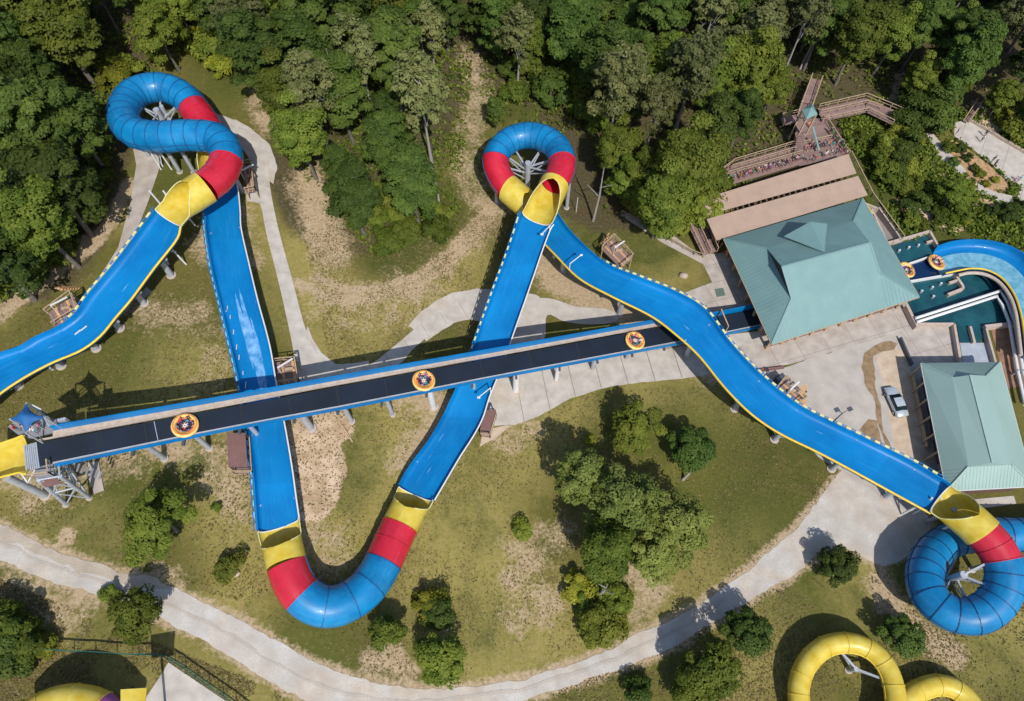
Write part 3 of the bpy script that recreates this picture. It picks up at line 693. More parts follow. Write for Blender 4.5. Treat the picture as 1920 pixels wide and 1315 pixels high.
def tee_posts(parent, arr, idxs, drop=1.0, r=.38, half=2.2, m='steel'):
    for f in idxs:
        i = int(f * (len(arr) - 1)); r_ = arr[i]; c = Vector(r_[:3]); d = Vector(arr[min(i + 1, len(arr) - 1)][:3] - arr[max(i - 1, 0)][:3])
        lat = Vector((d.y, -d.x, 0)).normalized()
        top = c - Vector((0, 0, drop + .25))
        if top.z - gz(top.x, top.y) < .4: continue
        o = post(parent, top, r, m=m)
        mb = MB(); mb.bar(top - lat * half, top + lat * half, .3, .34)
        for sd in (-1, 1):
            mb.bar(top + lat * sd * half * .95, top + lat * sd * half + Vector((0, 0, drop * .55)), .2, .2)
            mb.bar(top - Vector((0, 0, min(1.4, top.z - gz(top.x, top.y) - .3))), top + lat * sd * half * .7, .16, .16)
        mb.build('cross_arm', M[m], o)

# ------------------------------------------------------------------ the long blue water slide
sl = empty('water_slide', P(620, 1000, 0))
tag(sl, 'huge blue water slide of open channels joined by blue, red and yellow tubes', 'water slide')
# first run, far left
F1 = [((292, 392), (338, 424), 7.6), ((264, 430), (330, 450), 7.0), ((215, 495), (287, 505), 6.0), ((167, 552), (245, 562), 5.2), ((140, 590), (216, 596), 4.7), ((105, 614), (187, 631), 4.4), ((66, 632), (150, 658), 4.2), ((36, 650), (100, 679), 4.0), ((0, 662), (50, 705), 4.0), ((-45, 680), (0, 738), 4.0), ((-110, 720), (-55, 785), 4.0)]
a1, p1 = flume(sl, F1, dash_side=-1, dash_range=(0.02, .52), line_range=(0, .98))
tee_posts(sl, a1, (.14, .30, .45, .56, .70, .86), r=.42)
transition(sl, [(316, 407, 8.2), (337, 384, 8.5), (360, 367, 8.8), (385, 351, 9.0)], None, open_to=.72, open_from=.35)
tube1 = [(385, 351, 9.0), (410, 330, 9.0), (424, 302, 9.0), (420, 275, 9.0), (400, 258, 8.9), (354, 254, 8.7), (299, 257, 8.4), (250, 247, 7.9), (231, 213, 7.4), (252, 176, 6.8), (300, 164, 6.2), (343, 180, 5.6), (368, 210, 5.0), (386, 236, 4.5), (396, 258, 4.3)]
ta, tT = tube_run(sl, tube1, colours=[(.105, 'red'), (.87, 'blue_tube'), (1.0, 'red')], seam_side=-1, flange_mat='seam_soft')
transition(sl, [(404, 318, 3.6), (402, 300, 3.7), (399, 278, 4.0), (396, 258, 4.3)], None)
# second run, beside the long path, down to the U bend
F2 = [((372, 322), (437, 318), 3.0), ((380, 360), (445, 356), 3.0), ((386, 400), (449, 396), 3.0), ((387, 430), (451, 430), 3.0), ((397, 497), (466, 497), 3.0), ((413, 564), (482, 564), 3.0), ((433, 647), (504, 647), 3.0), ((452, 728), (517, 722), 2.8), ((464, 800), (532, 795), 2.7), ((475, 880), (546, 877), 2.6), ((480, 942), (554, 936), 2.5), ((484, 994), (560, 977), 2.4)]
a2, p2 = flume(sl, F2, dash_side=-1, line_side=1, line_mat='white', dash_mat='pad_pale', dash_w=.15)
tee_posts(sl, a2, (.2, .45, .78, .95), r=.35, half=2.0)
transition(sl, [(522, 985, 2.6), (528, 1015, 2.7), (533, 1038, 2.75), (538, 1059, 2.8)], None, open_to=.62, open_from=.62)
tube2 = [(538, 1059, 2.8), (548, 1087, 2.8), (561, 1109, 2.8), (581, 1127, 2.8), (607, 1137, 2.8), (640, 1134, 2.8), (680, 1110, 2.8), (703, 1082, 2.8), (719, 1054, 2.8), (734, 1020, 2.8), (749, 988, 2.9)]
tube_run(sl, tube2, radius=2.25, seg=3.0, flange_mat='seam_soft', colours=[(.20, 'red'), (.76, 'blue_tube'), (1.0, 'red')], seam_side=-1)
transition(sl, [(780, 926, 3.0), (769, 948, 2.95), (759, 968, 2.9), (749, 988, 2.9)], None, open_to=.5, open_from=.5)
F3 = [((748, 911), (813, 938), 2.6), ((765, 880), (840, 892), 2.8), ((782, 856), (862, 855), 3.0), ((808, 821), (886, 818), 3.4), ((832, 780), (904, 783), 3.9), ((846, 750), (916, 745), 4.4), ((862, 715), (932, 706), 5.0), ((886, 658), (954, 647), 6.0), ((899, 622), (967, 610), 6.6), ((928, 540), (998, 522), 7.8), ((948, 487), (1015, 472), 8.6), ((966, 436), (1030, 432), 9.3), ((978, 398), (1037, 421), 9.8)]
a3, p3 = flume(sl, F3, dash_side=-1, line_side=1, line_mat='white', dash_mat='pad', dash_range=(.5, 1), dash_w=.2)
tee_posts(sl, a3, (.1, .28, .62, .8, .95), r=.4)
transition(sl, [(1007, 409, 10.4), (1018, 388, 10.7), (1030, 366, 11.0), (1040, 345, 11.2)], None, open_to=.86, open_from=.3)
tube3 = [(1040, 345, 11.2), (1050, 325, 11.2), (1054, 303, 11.1), (1045, 278, 10.8), (1020, 260, 10.4), (991, 254, 10.0), (960, 261, 9.4), (937, 280, 8.8), (929, 303, 8.2), (937, 330, 7.5), (953, 354, 7.0)]
tube_run(sl, tube3, radius=2.05, flange_mat='seam_soft', colours=[(.17, 'red'), (.80, 'blue_tube'), (1.0, 'red')], seam_side=1)
transition(sl, [(1015, 408, 6.3), (996, 391, 6.4), (975, 373, 6.7), (953, 354, 7.0)], None, open_to=.5)
F4 = [((1040, 392), (1000, 424), 5.7), ((1062, 425), (1012, 446), 6.0), ((1097, 462), (1043, 479), 6.6), ((1141, 497), (1088, 523), 7.2), ((1194, 519), (1150, 557), 7.6), ((1265, 547), (1222, 593), 7.6), ((1320, 580), (1270, 629), 7.6), ((1366, 640), (1312, 668), 7.4), ((1412, 690), (1360, 727), 7.2), ((1460, 733), (1408, 775), 7.0), ((1510, 768), (1462, 812), 6.9), ((1575, 800), (1535, 848), 6.9), ((1637, 830), (1597, 881), 7.0), ((1710, 866), (1668, 920), 6.8), ((1783, 909), (1745, 962), 6.8)]
a4, p4 = flume(sl, F4, dash_side=-1, line_side=1, dash_range=(.18, .99))
tee_posts(sl, a4, (.1, .28, .46, .62, .72, .84, .95), r=.4)
transition(sl, [(1764, 936, 7.4), (1790, 954, 7.6), (1817, 976, 7.8), (1843, 1000, 7.9)], None, open_to=.6)
tube4 = [(1843, 1000, 7.9), (1858, 1016, 7.9), (1870, 1033, 7.8), (1881, 1057, 7.6), (1885, 1085, 7.3), (1877, 1115, 6.8), (1856, 1140, 6.3), (1828, 1154, 5.9), (1796, 1154, 5.4), (1765, 1140, 5.0), (1741, 1115, 4.5), (1733, 1085, 4.0), (1740, 1053, 3.4), (1762, 1026, 2.9), (1800, 1008, 2.5), (1850, 1003, 2.5), (1900, 1003, 2.5), (1960, 1003, 2.5), (2030, 1003, 2.5)]
tube_run(sl, tube4, radius=2.1, colours=[(.075, 'red'), (1.0, 'blue_tube')], seam_side=-1)
# masts inside the loops with arms to the tubes
def mast(cx, cy, h, arms, r=.45):
    top = P(cx, cy, h); o = post(sl, top, r, name='loop_mast')
    for (x, y, ah) in arms:
        mb = MB(); q = P(x, y, ah); mb.bar(Vector((top.x, top.y, q.z - .9)), q, .22, .22)
        mb.bar(Vector((top.x, top.y, q.z - 2.4)), q, .14, .14); mb.build('mast_arm', M['steel'], o)
mast(990, 305, 9.0, [(945, 290, 7.4), (940, 312, 6.8), (1035, 300, 9.2), (1020, 272, 8.8), (962, 275, 7.8), (1040, 325, 9.2)])
mast(1808, 1078, 6.8, [(1758, 1075, 4.2), (1770, 1112, 5.0), (1815, 1130, 6.0), (1855, 1100, 7.2), (1858, 1052, 7.6), (1800, 1035, 3.2)])
mast(292, 205, 6.2, [(262, 200, 5.8), (300, 183, 5.2), (330, 200, 5.0), (285, 230, 6.4)])
post(sl, P(302, 199, 6.0), .3, name='loop_mast')
for (x, y, h) in ((300, 262, 6.6), (328, 262, 6.6), (1070, 320, 9.0), (930, 330, 6.4), (640, 1120, 1.0), (722, 1040, 1.0), (560, 1100, 1.0), (745, 980, 1.0), (1740, 1110, 3.2), (1860, 1140, 5.0), (1880, 1050, 6.2), (424, 300, 6.6), (245, 240, 5.8), (1790, 955, 6.2), (1920, 1004, 1.2)):
    post(sl, P(x, y, h), .3)
# braced frames standing beside the slide
def vframe(parent, px, py, h, dx, dy, span=2.4):
    b = P(px, py, 0); mb = MB()
    t = Vector((b.x + dx, b.y + dy, b.z + h))
    for s_ in (-1, 1): mb.tube(b + Vector((s_ * span / 2, 0, 0)), t + Vector((s_ * span / 2.6, 0, 0)), .13, .13, 8)
    mb.tube(b + Vector((-span / 2, 0, .3)), t + Vector((span / 2.6, 0, -.4)), .07, .07, 6)
    mb.tube(b + Vector((-span / 2.2, 0, h * .5)), b + Vector((span / 2.2, 0, h * .5)), .07, .07, 6)
    mb.build('braced_frame', M['white'], parent)
vframe(sl, 333, 496, 6.0, -.8, .3); vframe(sl, 320, 312, 6.5, -.4, .2); vframe(sl, 312, 318, 6.5, -.2, .2, 1.6); vframe(sl, 350, 422, 7.0, -1.2, .2)
vframe(sl, 1745, 1010, 7.4, .4, .4, 1.8); vframe(sl, 1700, 965, 6.4, .6, .4, 1.5)
# thin film of running water on the second run, with small jets along its left wall
for uc, f0, f1, wd in ((-.16, .40, .62, .13), (.10, .38, .70, .15), (.34, .46, .71, .09), (-.02, .55, .68, .06)):
    mb = MB(); i0, i1 = int(f0 * len(a2)), int(f1 * len(a2)); rows_ = []
    for i in range(i0, i1 + 1):
        t = (i - i0) / (i1 - i0); w = wd * min(1, 3 * t, 4 * (1 - t)) ** .7
        j = mnoise.noise(Vector((i * .8, uc * 20, 0))) * .05; k = mnoise.noise(Vector((i * .8, uc * 20, 3))) * .05
        rows_.append((p2(a2[i], uc - w + j, -.812 + uc * .002), p2(a2[i], uc + w + k, -.812 + uc * .002)))
    mb.add([v for q in rows_ for v in q], strip_faces(len(rows_), 2), 0, True); mb.build('water_film', M['foam'], sl)
for f in np.linspace(.44, .66, 7):
    r0 = a2[int(f * (len(a2) - 1))]; q = p2(r0, -.72 + random.uniform(-.03, .03), -.66); mb = MB(); mb.bar(q, q + Vector((.12, -random.uniform(.5, 1.0), .1)), .10, .08); mb.build('splash_jet', M['white'], sl)
for rr, uu in ((.51, -.2), (.53, -.25)):
    r0 = a1[int(rr * len(a1))]; q = p1(r0, uu, -.74); mb = MB(); mb.bar(q, q + Vector((-.5, -.7, .05)), .16, .08); mb.build('splash_jet', M['white'], sl)
for arr_, pf_, fs in ((a3, p3, ((.12, -.5, 2.2), (.07, -.1, 1.6), (.2, -.6, 1.5))), (a1, p1, ((.3, .1, 1.5), (.62, -.3, 1.8))), (a4, p4, ((.42, .2, 1.4), (.75, -.3, 2.0)))):
    for f, u, ln in fs:
        i = int(f * len(arr_)); mb = MB(); n_ = max(2, int(ln / .75)); rw = [(pf_(arr_[i + k], u - .025 * math.sin(PI * (k + .1) / n_), -.80), pf_(arr_[i + k], u + .025 * math.sin(PI * (k + .1) / n_), -.80)) for k in range(n_ + 1)]
        mb.add([v for q in rw for v in q], strip_faces(n_ + 1, 2), 0, True); mb.build('water_streak', M['foam'], sl)

# ------------------------------------------------------------------ conveyor ramp
RZ = lambda x: 1.0 + .24 * (35 - x)
def R(px, py, dz=0.0):                 # survey point on the inclined deck of the ramp
    d = ray(px, py); # z = 1+.24*(35-x)+dz, z = H + d2 t, x = d0 t
    t = (1.0 + .24 * 35 + dz - CAM_H) / (d[2] + .24 * d[0])
    return Vector((d[0] * t, d[1] * t, CAM_H + d[2] * t))
cv = empty('conveyor_ramp', R(760, 715))
tag(cv, 'long straight conveyor ramp with black belt and blue side walls carrying rafts uphill', 'conveyor')
xA, xB = 72, 1428
def yt(x): return np.interp(x, [70, 420, 680, 940, 1275, 1346, 1430], [831, 766, 716.5, 669, 607, 594, 577])
def yb(x): return np.interp(x, [75, 420, 680, 940, 1275, 1359, 1430], [874, 803, 755, 703, 641, 624, 609])
def rampstrip(name, ya, yb_, dz0, dz1, m, seg=14, x0=xA, x1=xB, thick=.12, seglen=None):
    X = np.linspace(x0, x1, seg + 1)
    for a, b in zip(X[:-1], X[1:]):
        mb = MB(); q = [R(a, ya(a)) + Vector((0, 0, dz0)), R(b, ya(b)) + Vector((0, 0, dz0)), R(b, yb_(b)) + Vector((0, 0, dz1)), R(a, yb_(a)) + Vector((0, 0, dz1))]
        lo = [v - Vector((0, 0, thick)) for v in q]
        mb.add(q + lo, [(3, 2, 1, 0), (4, 5, 6, 7), (0, 1, 5, 4), (1, 2, 6, 5), (2, 3, 7, 6), (3, 0, 4, 7)])
        mb.build(name, M[m], cv)
rampstrip('belt', yt, yb, 0, 0, 'belt', 12)
w_in = lambda x: yt(x) - 3.2 * (1.15 if x < 700 else 1)
w_out = lambda x: yt(x) - np.interp(x, [70, 680, 1280, 1430], [17.0, 10.5, 8.0, 8.0])
def ramp_wall(name, yf, dz0, dz1, w, m, seg, x0, x1, off=0):
    X = np.linspace(x0, x1, seg + 1)
    for a, b in zip(X[:-1], X[1:]):
        mb = MB(); A, B = R(a, yf(a)) + Vector((0, off, 0)), R(b, yf(b)) + Vector((0, off, 0))
        vs = []
        for p in (A, B):
            vs += [p + Vector((0, 0, dz0)), p + Vector((0, w, dz0)), p + Vector((0, w, dz1)), p + Vector((0, 0, dz1))]
        mb.add(vs, [(0, 1, 2, 3), (7, 6, 5, 4), (0, 4, 5, 1), (1, 5, 6, 2), (2, 6, 7, 3), (3, 7, 4, 0)])
        mb.build(name, M[m], cv)
rampstrip('walkway_panel', w_out, w_in, .10, .10, 'tan_walk', 30, x0=100, x1=1290, thick=.1)
ramp_wall('belt_curb', lambda x: w_in(x), -.1, .16, .12, 'curb', 10, 74, xB)
ramp_wall('side_wall', w_out, -.5, 1.15, .14, 'blue', 30, 104, 1290)
ramp_wall('side_wall', lambda x: yt(x) - 2, -.5, 1.1, .14, 'blue', 3, 1320, 1430)
ramp_wall('belt_curb', lambda x: yb(x) + .2, -.10, .16, .14, 'steel', 10, 100, xB, off=-.05)
ramp_wall('side_wall', lambda x: yb(x) + .2, -.42, .10, .12, 'blue', 30, 104, xB, off=-.28)
# truss beams, cross joists and posts underneath
mb = MB()
for yf, o_ in ((yt, -.4), (yb, .6)):
    a, b = R(100, yf(100)), R(1290, yf(1290)); mb.bar(a + Vector((0, o_, -.75)), b + Vector((0, o_, -.75)), .3, .7)
mb.build('girder', M['steel_dark'], cv)
for x in (250, 345, 450, 552, 634, 716, 800, 885, 968, 1049, 1120, 1185, 1245):
    c = (R(x, yt(x)) + R(x, yb(x))) / 2; c.z -= 1.0
    if c.z - gz(c.x, c.y) < 1: continue
    o = post(cv, c, .46 if x in (552, 800, 968) else .3, m='white' if x in (800, 968, 1049) else 'steel')
    mb = MB(); mb.bar(c + Vector((0, -2.0, .2)), c + Vector((0, 2.4, .2)), .3, .3); mb.build('cross_arm', M['steel_dark'], o)
for x in range(180, 1260, 90):
    mb = MB(); mb.bar(R(x, yt(x)) + Vector((0, 0, .01)), R(x + 7, yb(x + 7)) + Vector((0, 0, .01)), .10, .03); mb.build('belt_joint', M['tyre'], cv)
for x, y in ((290, 797),): # stop line across the belt
    mb = MB(); mb.bar(R(289, yt(289)) + Vector((0, 0, .02)), R(297, yb(297)) + Vector((0, 0, .02)), .07, .04); mb.build('belt_joint', M['steel'], cv)
# control posts at the foot
mb = MB()
for (x, y) in ((1346, 593), (1359, 624)): mb.bar(R(x, y), R(x, y) + Vector((0, 0, 2.0)), .12, .12)
a, b = R(1346, 593) + Vector((0, 0, 1.9)), R(1359, 624) + Vector((0, 0, 1.9)); mb.bar(a, b, .16, .16)
mb.build('gantry', M['rail_wood'], cv)

# ------------------------------------------------------------------ launch tower at the top of the ramp
def railing(parent, pts, h=1.05, m='rail_wood', gap=2.0, closed=False, rails=(1.0, .5), w=.1, name='railing'):
    pts = [Vector(p) for p in pts]
    if closed: pts = pts + [pts[0]]
    mb = MB()
    for a, b in zip(pts[:-1], pts[1:]):
        Ld = (b - a).length; k = max(1, int(round(Ld / gap)))
        for j in range(k + 1): q = a.lerp(b, j / k); mb.bar(q, q + Vector((0, 0, h)), w, w)
        for rr in rails: mb.bar(a + Vector((0, 0, h * rr)), b + Vector((0, 0, h * rr)), w * (1.3 if rr == 1.0 else .7), w * .7)
    return mb.build(name, M[m], parent)
def slab(parent, pts, th, m, name):
    mb = MB(); n = len(pts); pts = [Vector(p) for p in pts]
    nrm = (pts[1] - pts[0]).cross(pts[2] - pts[1])
    if nrm.z < 0: pts = pts[::-1]
    lo = [p - Vector((0, 0, th)) for p in pts]
    mb.add(pts + lo, [tuple(range(n)), tuple(range(2 * n - 1, n - 1, -1))] + [(i, n + i, n + (i + 1) % n, (i + 1) % n) for i in range(n)])
    return mb.build(name, M[m] if isinstance(m, str) else m, parent)
zt = R(85, 850).z
tw = empty('launch_tower', Vector((at(110, 890, zt).x, at(110, 890, zt).y, gz(-50, 30))))
tag(tw, 'grey steel launch tower with railed decks at the top of the conveyor', 'tower')
mdeck = mat('grey_deck_plate', (.22, .23, .26), .7, .1, 2)
M['deck_grey'] = mdeck
slab(tw, [at(62, 820, zt), at(98, 760 + 52, zt), at(104, 800, zt), at(88, 778, zt), at(58, 800, zt)], .15, 'deck_grey', 'upper_deck')
for j in range(7):
    A_, B_, C_, D_ = at(44, 836, zt + .12), at(69, 829, zt + .12), at(75, 876, zt + .12), at(48, 884, zt + .12)
    slab(tw, [A_.lerp(B_, j / 7), A_.lerp(B_, (j + .8) / 7), D_.lerp(C_, (j + .8) / 7), D_.lerp(C_, j / 7)], .2, 'steel', 'roller_board')
slab(tw, [at(66, 875, zt - .6), at(99, 868, zt - .6), at(102, 892, zt - .6), at(64, 897, zt - .6)], .15, 'deck_grey', 'lower_deck')
railing(tw, [at(99, 868, zt - .6), at(102, 892, zt - .6), at(64, 897, zt - .6)], 1.2, 'rail_wood')
railing(tw, [at(104, 806, zt), at(88, 778, zt), at(60, 800, zt)], 1.2, 'steel')
slab(tw, [at(64, 899, zt - 1.4), at(102, 895, zt - 1.4), at(116, 906, zt - 1.4), at(84, 914, zt - 1.4)], .1, 'redbrown', 'stair_deck')
legs = [(124, 947), (168, 934), (98, 905), (140, 895)]
tops = [at(72, 900, zt - .8), at(112, 893, zt - .8), at(70, 858, zt - .8), at(108, 848, zt - .8)]
for (x, y), t in zip(legs, tops):
    b = P(x, y, 0); o = post(tw, t, .24, base=b)
bb = [P(x, y, 0) for x, y in legs]
mb = MB()
for i, j in ((0, 1), (1, 3), (3, 2), (2, 0)):
    for f, g in ((.0, .5), (.5, 1.0)):
        mb.tube(bb[i].lerp(tops[i], f), bb[j].lerp(tops[j], g), .10, n=6); mb.tube(bb[j].lerp(tops[j], f), bb[i].lerp(tops[i], g), .10, n=6)
        mb.tube(bb[i].lerp(tops[i], g), bb[j].lerp(tops[j], g), .12, n=6)
mb.build('cross_bracing', M['steel'], tw)
mb = MB()
for k in range(9):
    a = at(120, 868, zt - 2) + Vector((k * .2, 0, -k * .55)); mb.box(a, (.24, .9, .06))
mb.build('stair_flight', M['deck_grey'], tw)
mb = MB()
q = at(86, 776, zt); mb.tube(q, q + Vector((0, 0, 2.4)), .08); mb.bar(q + Vector((0, 0, 2.3)), q + Vector((.9, -.4, 2.1)), .10); mb.build('lamp_mast', M['white'], tw)
for k in range(4):
    mb = MB(); mb.box(at(110 + 5 * k, 792 - k, zt + .5), (.25, .35, 1.0)); mb.build('control_box', M['steel'], tw)
# yellow launch chute leaving the tower to the left
ch = empty('launch_chute', at(10, 860, zt))
tag(ch, 'yellow fibreglass chute leaving the launch tower at the left edge', 'slide chute')
def sweep_loft(name, m, parent, rows, smooth=True):
    mb = MB(); nc = len(rows[0]); vs = [v for r in rows for v in r]
    mb.add(vs, strip_faces(len(rows), nc), 0, smooth); return mb.build(name, M[m], parent)
rows = []
for (xa, ya, xb, yb2, d) in ((45, 818, 50, 888, .6), (42, 817, 47, 889, .9), (30, 822, 36, 886, 1.5), (0, 832, 4, 894, 2.0), (-40, 846, -40, 910, 2.3), (-90, 856, -90, 930, 2.3)):
    A, B = at(xa, ya, zt + .6 - (56 - xa) * .008), at(xb, yb2, zt + .6 - (56 - xa) * .008); r = []
    for k in range(15):
        t = k / 14; q = A.lerp(B, t); r.append(q - Vector((0, 0, d * (1 - abs(2 * t - 1) ** 3))))
    rows.append(r)
o = sweep_loft('chute_shell', 'yellow', ch, rows)
md = o.modifiers.new('thickness', 'SOLIDIFY'); md.thickness = .1
mb = MB(); mb.path([r[-1] for r in rows], .12); mb.path([r[0] for r in rows], .12); mb.build('chute_rim', M['yellow_rail'], ch)
post(ch, at(12, 895, zt - 2.2), .4)
mb = MB(); b = at(38, 885, zt - 1.0); mb.bar(b, b + Vector((1.2, -1.2, 0)), .15); mb.bar(b + Vector((1.2, -1.2, 0)), b + Vector((1.6, .6, 0)), .15); mb.build('bracket', M['white'], ch)
# blue shade sail over the queue end
ss = empty('shade_sail', at(48, 785, zt)); tag(ss, 'blue four-pointed shade sail beside the launch tower deck', 'shade sail')
cz = zt + 3.0
cor = [at(49, 756, cz), at(84, 783, cz), at(48, 812, cz), at(18, 786, cz)]; cc = sum(cor, Vector()) / 4 + Vector((0, 0, .9))
rows = []
for i in range(9):
    r = []
    for j in range(9):
        u, v = i / 8, j / 8; q = cor[0].lerp(cor[1], u).lerp(cor[3].lerp(cor[2], u), v)
        e = 1 - max(abs(2 * u - 1), abs(2 * v - 1))
        cu = 4 * u * (1 - u) * (1 - 4 * v * (1 - v)) + 4 * v * (1 - v) * (1 - 4 * u * (1 - u))
        q = q.lerp(Vector((cc.x, cc.y, q.z)), .30 * cu * (1 - e)) ; q.z += .9 * e; r.append(q)
    rows.append(r)
sweep_loft('sail_cloth', 'sail', ss, rows)
for c in cor:
    mb = MB(); mb.tube(Vector((c.x, c.y, zt - 3)), c, .09); mb.build('sail_post', M['steel'], ss)
slab(tw, [at(62, 822, zt - .1), at(40, 820, zt - .1), at(14, 800, zt - .1), at(50, 775, zt - .1), at(62, 800, zt - .1)], .15, 'deck_grey', 'queue_deck')

# ------------------------------------------------------------------ people
def skin_mesh(joints, edges, name):
    me = bpy.data.meshes.new(name); me.from_pydata([j[:3] for j in joints], edges, [])
    o = bpy.data.objects.new(name, me); C.objects.link(o)
    md = o.modifiers.new('s', 'SKIN'); md.use_smooth_shade = True
    sv = me.skin_vertices[0].data
    for k, j in enumerate(joints): sv[k].radius = (j[3], j[4] if len(j) > 4 else j[3]); sv[k].use_root = (k == 0)
    s2 = o.modifiers.new('u', 'SUBSURF'); s2.levels = 1; s2.render_levels = 1
    dg = bpy.context.evaluated_depsgraph_get(); ev = o.evaluated_get(dg)
    m2 = bpy.data.meshes.new_from_object(ev); bpy.data.objects.remove(o); bpy.data.meshes.remove(me); return m2
stand_j = [(0, 0, .95, .14, .10), (0, 0, 1.15, .12, .09), (0, 0, 1.38, .17, .10), (0, 0, 1.50, .06), (0, 0, 1.58, .085, .095), (0, .01, 1.68, .09, .10), (0, 0, 1.76, .05, .06),
  (-.20, 0, 1.40, .06), (-.27, .02, 1.14, .045), (-.26, -.08, .90, .035), (.20, 0, 1.40, .06), (.27, .02, 1.14, .045), (.25, -.10, .92, .035),
  (-.10, 0, .86, .085), (-.11, .01, .48, .055), (-.11, .03, .08, .04), (-.11, -.12, .03, .035, .03), (.10, 0, .86, .085), (.12, -.03, .48, .055), (.12, .02, .08, .04), (.12, -.13, .03, .035, .03)]
stand_e = [(0, 1), (1, 2), (2, 3), (3, 4), (4, 5), (5, 6), (2, 7), (7, 8), (8, 9), (2, 10), (10, 11), (11, 12), (0, 13), (13, 14), (14, 15), (15, 16), (0, 17), (17, 18), (18, 19), (19, 20)]
sit_j = [(0, .15, .20, .15, .12), (0, .22, .40, .13, .10), (0, .30, .62, .17, .10), (0, .31, .74, .06), (0, .30, .82, .085, .095), (0, .29, .92, .09, .10), (0, .29, 1.0, .05, .06),
  (-.20, .30, .64, .06), (-.34, .25, .46, .045), (-.40, .02, .36, .035), (.20, .30, .64, .06), (.34, .25, .46, .045), (.40, .02, .36, .035),
  (-.11, .02, .20, .085), (-.13, -.34, .34, .06), (-.12, -.60, .08, .045), (-.12, -.74, .07, .035), (.11, .02, .20, .085), (.13, -.34, .36, .06), (.12, -.62, .08, .045), (.12, -.76, .07, .035)]
base_stand = skin_mesh(stand_j, stand_e, 'person'); base_sit = skin_mesh(sit_j, stand_e, 'person')
def solid(name, c, r=.8): return mat(name, c, r, .06, 6)
skin_m = [solid('skin_tone', c, .6) for c in SKINS]
cloth = {n: solid(n + '_cloth', c) for n, c in dict(red=(.55, .03, .03), navy=(.02, .03, .10), white=(.7, .7, .7), black=(.02, .02, .02), grey=(.25, .25, .26), pink=(.65, .22, .32), teal=(.03, .30, .32), orange=(.75, .25, .05), purple=(.22, .07, .30), green=(.07, .25, .08)).items()}
hair_m = [solid('brown_hair', (.06, .035, .02)), solid('black_hair', (.012, .01, .01)), solid('fair_hair', (.35, .24, .11))]
pvar = {}
def person_mesh(pose, ci, sk, ha, sh):
    k = (pose, ci, sk, ha, sh)
    if k in pvar: return pvar[k]
    me = (base_stand if pose == 'stand' else base_sit).copy(); me.materials.clear()
    for m_ in (skin_m[sk], cloth[ci], cloth[sh], hair_m[ha]): me.materials.append(m_)
    for p in me.polygons:
        c = p.center
        if pose == 'stand':
            if c.z > 1.66 or (c.z > 1.55 and c.y > .04): i = 3
            elif c.z > 1.46: i = 0
            elif abs(c.x) > .235 and c.z < 1.2: i = 0
            elif c.z > .92: i = 1
            elif c.z > .5: i = 2
            else: i = 0
        else:
            if c.z > .91 or (c.z > .80 and c.y > .34): i = 3
            elif c.z > .70: i = 0
            elif abs(c.x) > .27: i = 0
            elif c.z > .28 and c.y > .1: i = 1
            elif c.y > -.25: i = 2
            else: i = 0
        p.material_index = i
    pvar[k] = me; return me
cl_names = list(cloth)
def person(loc, rz, pose, label, group=None, ci=None, scale=1.0):
    ci = ci or random.choice(cl_names)
    me = person_mesh(pose, ci, random.randrange(4), random.randrange(3), random.choice(['navy', 'black', 'grey', 'teal', 'red']))
    o = link_mesh('person', me, loc=loc); o.rotation_euler = (0, 0, rz); o.scale = (scale,) * 3
    return tag(o, label, 'person', group)

# ------------------------------------------------------------------ rafts
def torus_mesh(mb, R_, r, z, n=40, k=10, mi=0, c=(0, 0)):
    vs = []
    for i in range(n):
        a = 2 * PI * i / n
        for j in range(k):
            b = 2 * PI * j / k; rr = R_ + r * math.cos(b); vs.append((c[0] + rr * math.cos(a), c[1] + rr * math.sin(a), z + r * math.sin(b)))
    fs = [(i * k + j, ((i + 1) % n) * k + j, ((i + 1) % n) * k + (j + 1) % k, i * k + (j + 1) % k) for i in range(n) for j in range(k)]
    mb.add(vs, fs, mi, True)
def make_raft():
    r = empty('raft')
    m1 = MB(); torus_mesh(m1, 1.22, .24, .30); m1.build('outer_tube', M['raft_yellow'], r)
    m2 = MB(); torus_mesh(m2, 1.22, .06, .54, k=6)
    for k in range(12):
        a = 2 * PI * k / 12; m2.box((1.22 * math.cos(a), 1.22 * math.sin(a), .50), (.16, .34, .12), a)
    m2.build('grab_rope', M['orange'], r)
    m3 = MB(); m3.tube((0, 0, .06), (0, 0, .16), 1.1, 1.1, 32); m3.build('raft_floor', M['raft_floor'], r)
    m5 = MB(); torus_mesh(m5, .93, .11, .26, k=8); m5.build('inner_tube', M['orange'], r)
    m4 = MB(); torus_mesh(m4, .16, .09, .30, n=16, k=6); m4.build('centre_handle', M['white'], r)
    return r
raft0 = make_raft()
def copy_tree(o, parent=None):
    c = o.copy(); C.objects.link(c); c.parent = parent
    if parent is not None: c.matrix_parent_inverse = o.matrix_parent_inverse.copy()
    for chd in [q for q in bpy.data.objects if q.parent == o]: copy_tree(chd, c)
    return c
raft_spots = [(348, 800, 'yellow and orange round raft with riders, highest on the conveyor belt', 1), (794, 716, 'yellow and orange round raft with riders halfway up the conveyor belt', 1), (1189, 641, 'yellow and orange round raft with riders just past the blue slide crossing', 1),
    (1753, 494, 'yellow and orange round raft full of riders reaching the teal roofed station', 0), (1697, 508, 'round raft half hidden under the edge of the teal station roof', 0)]
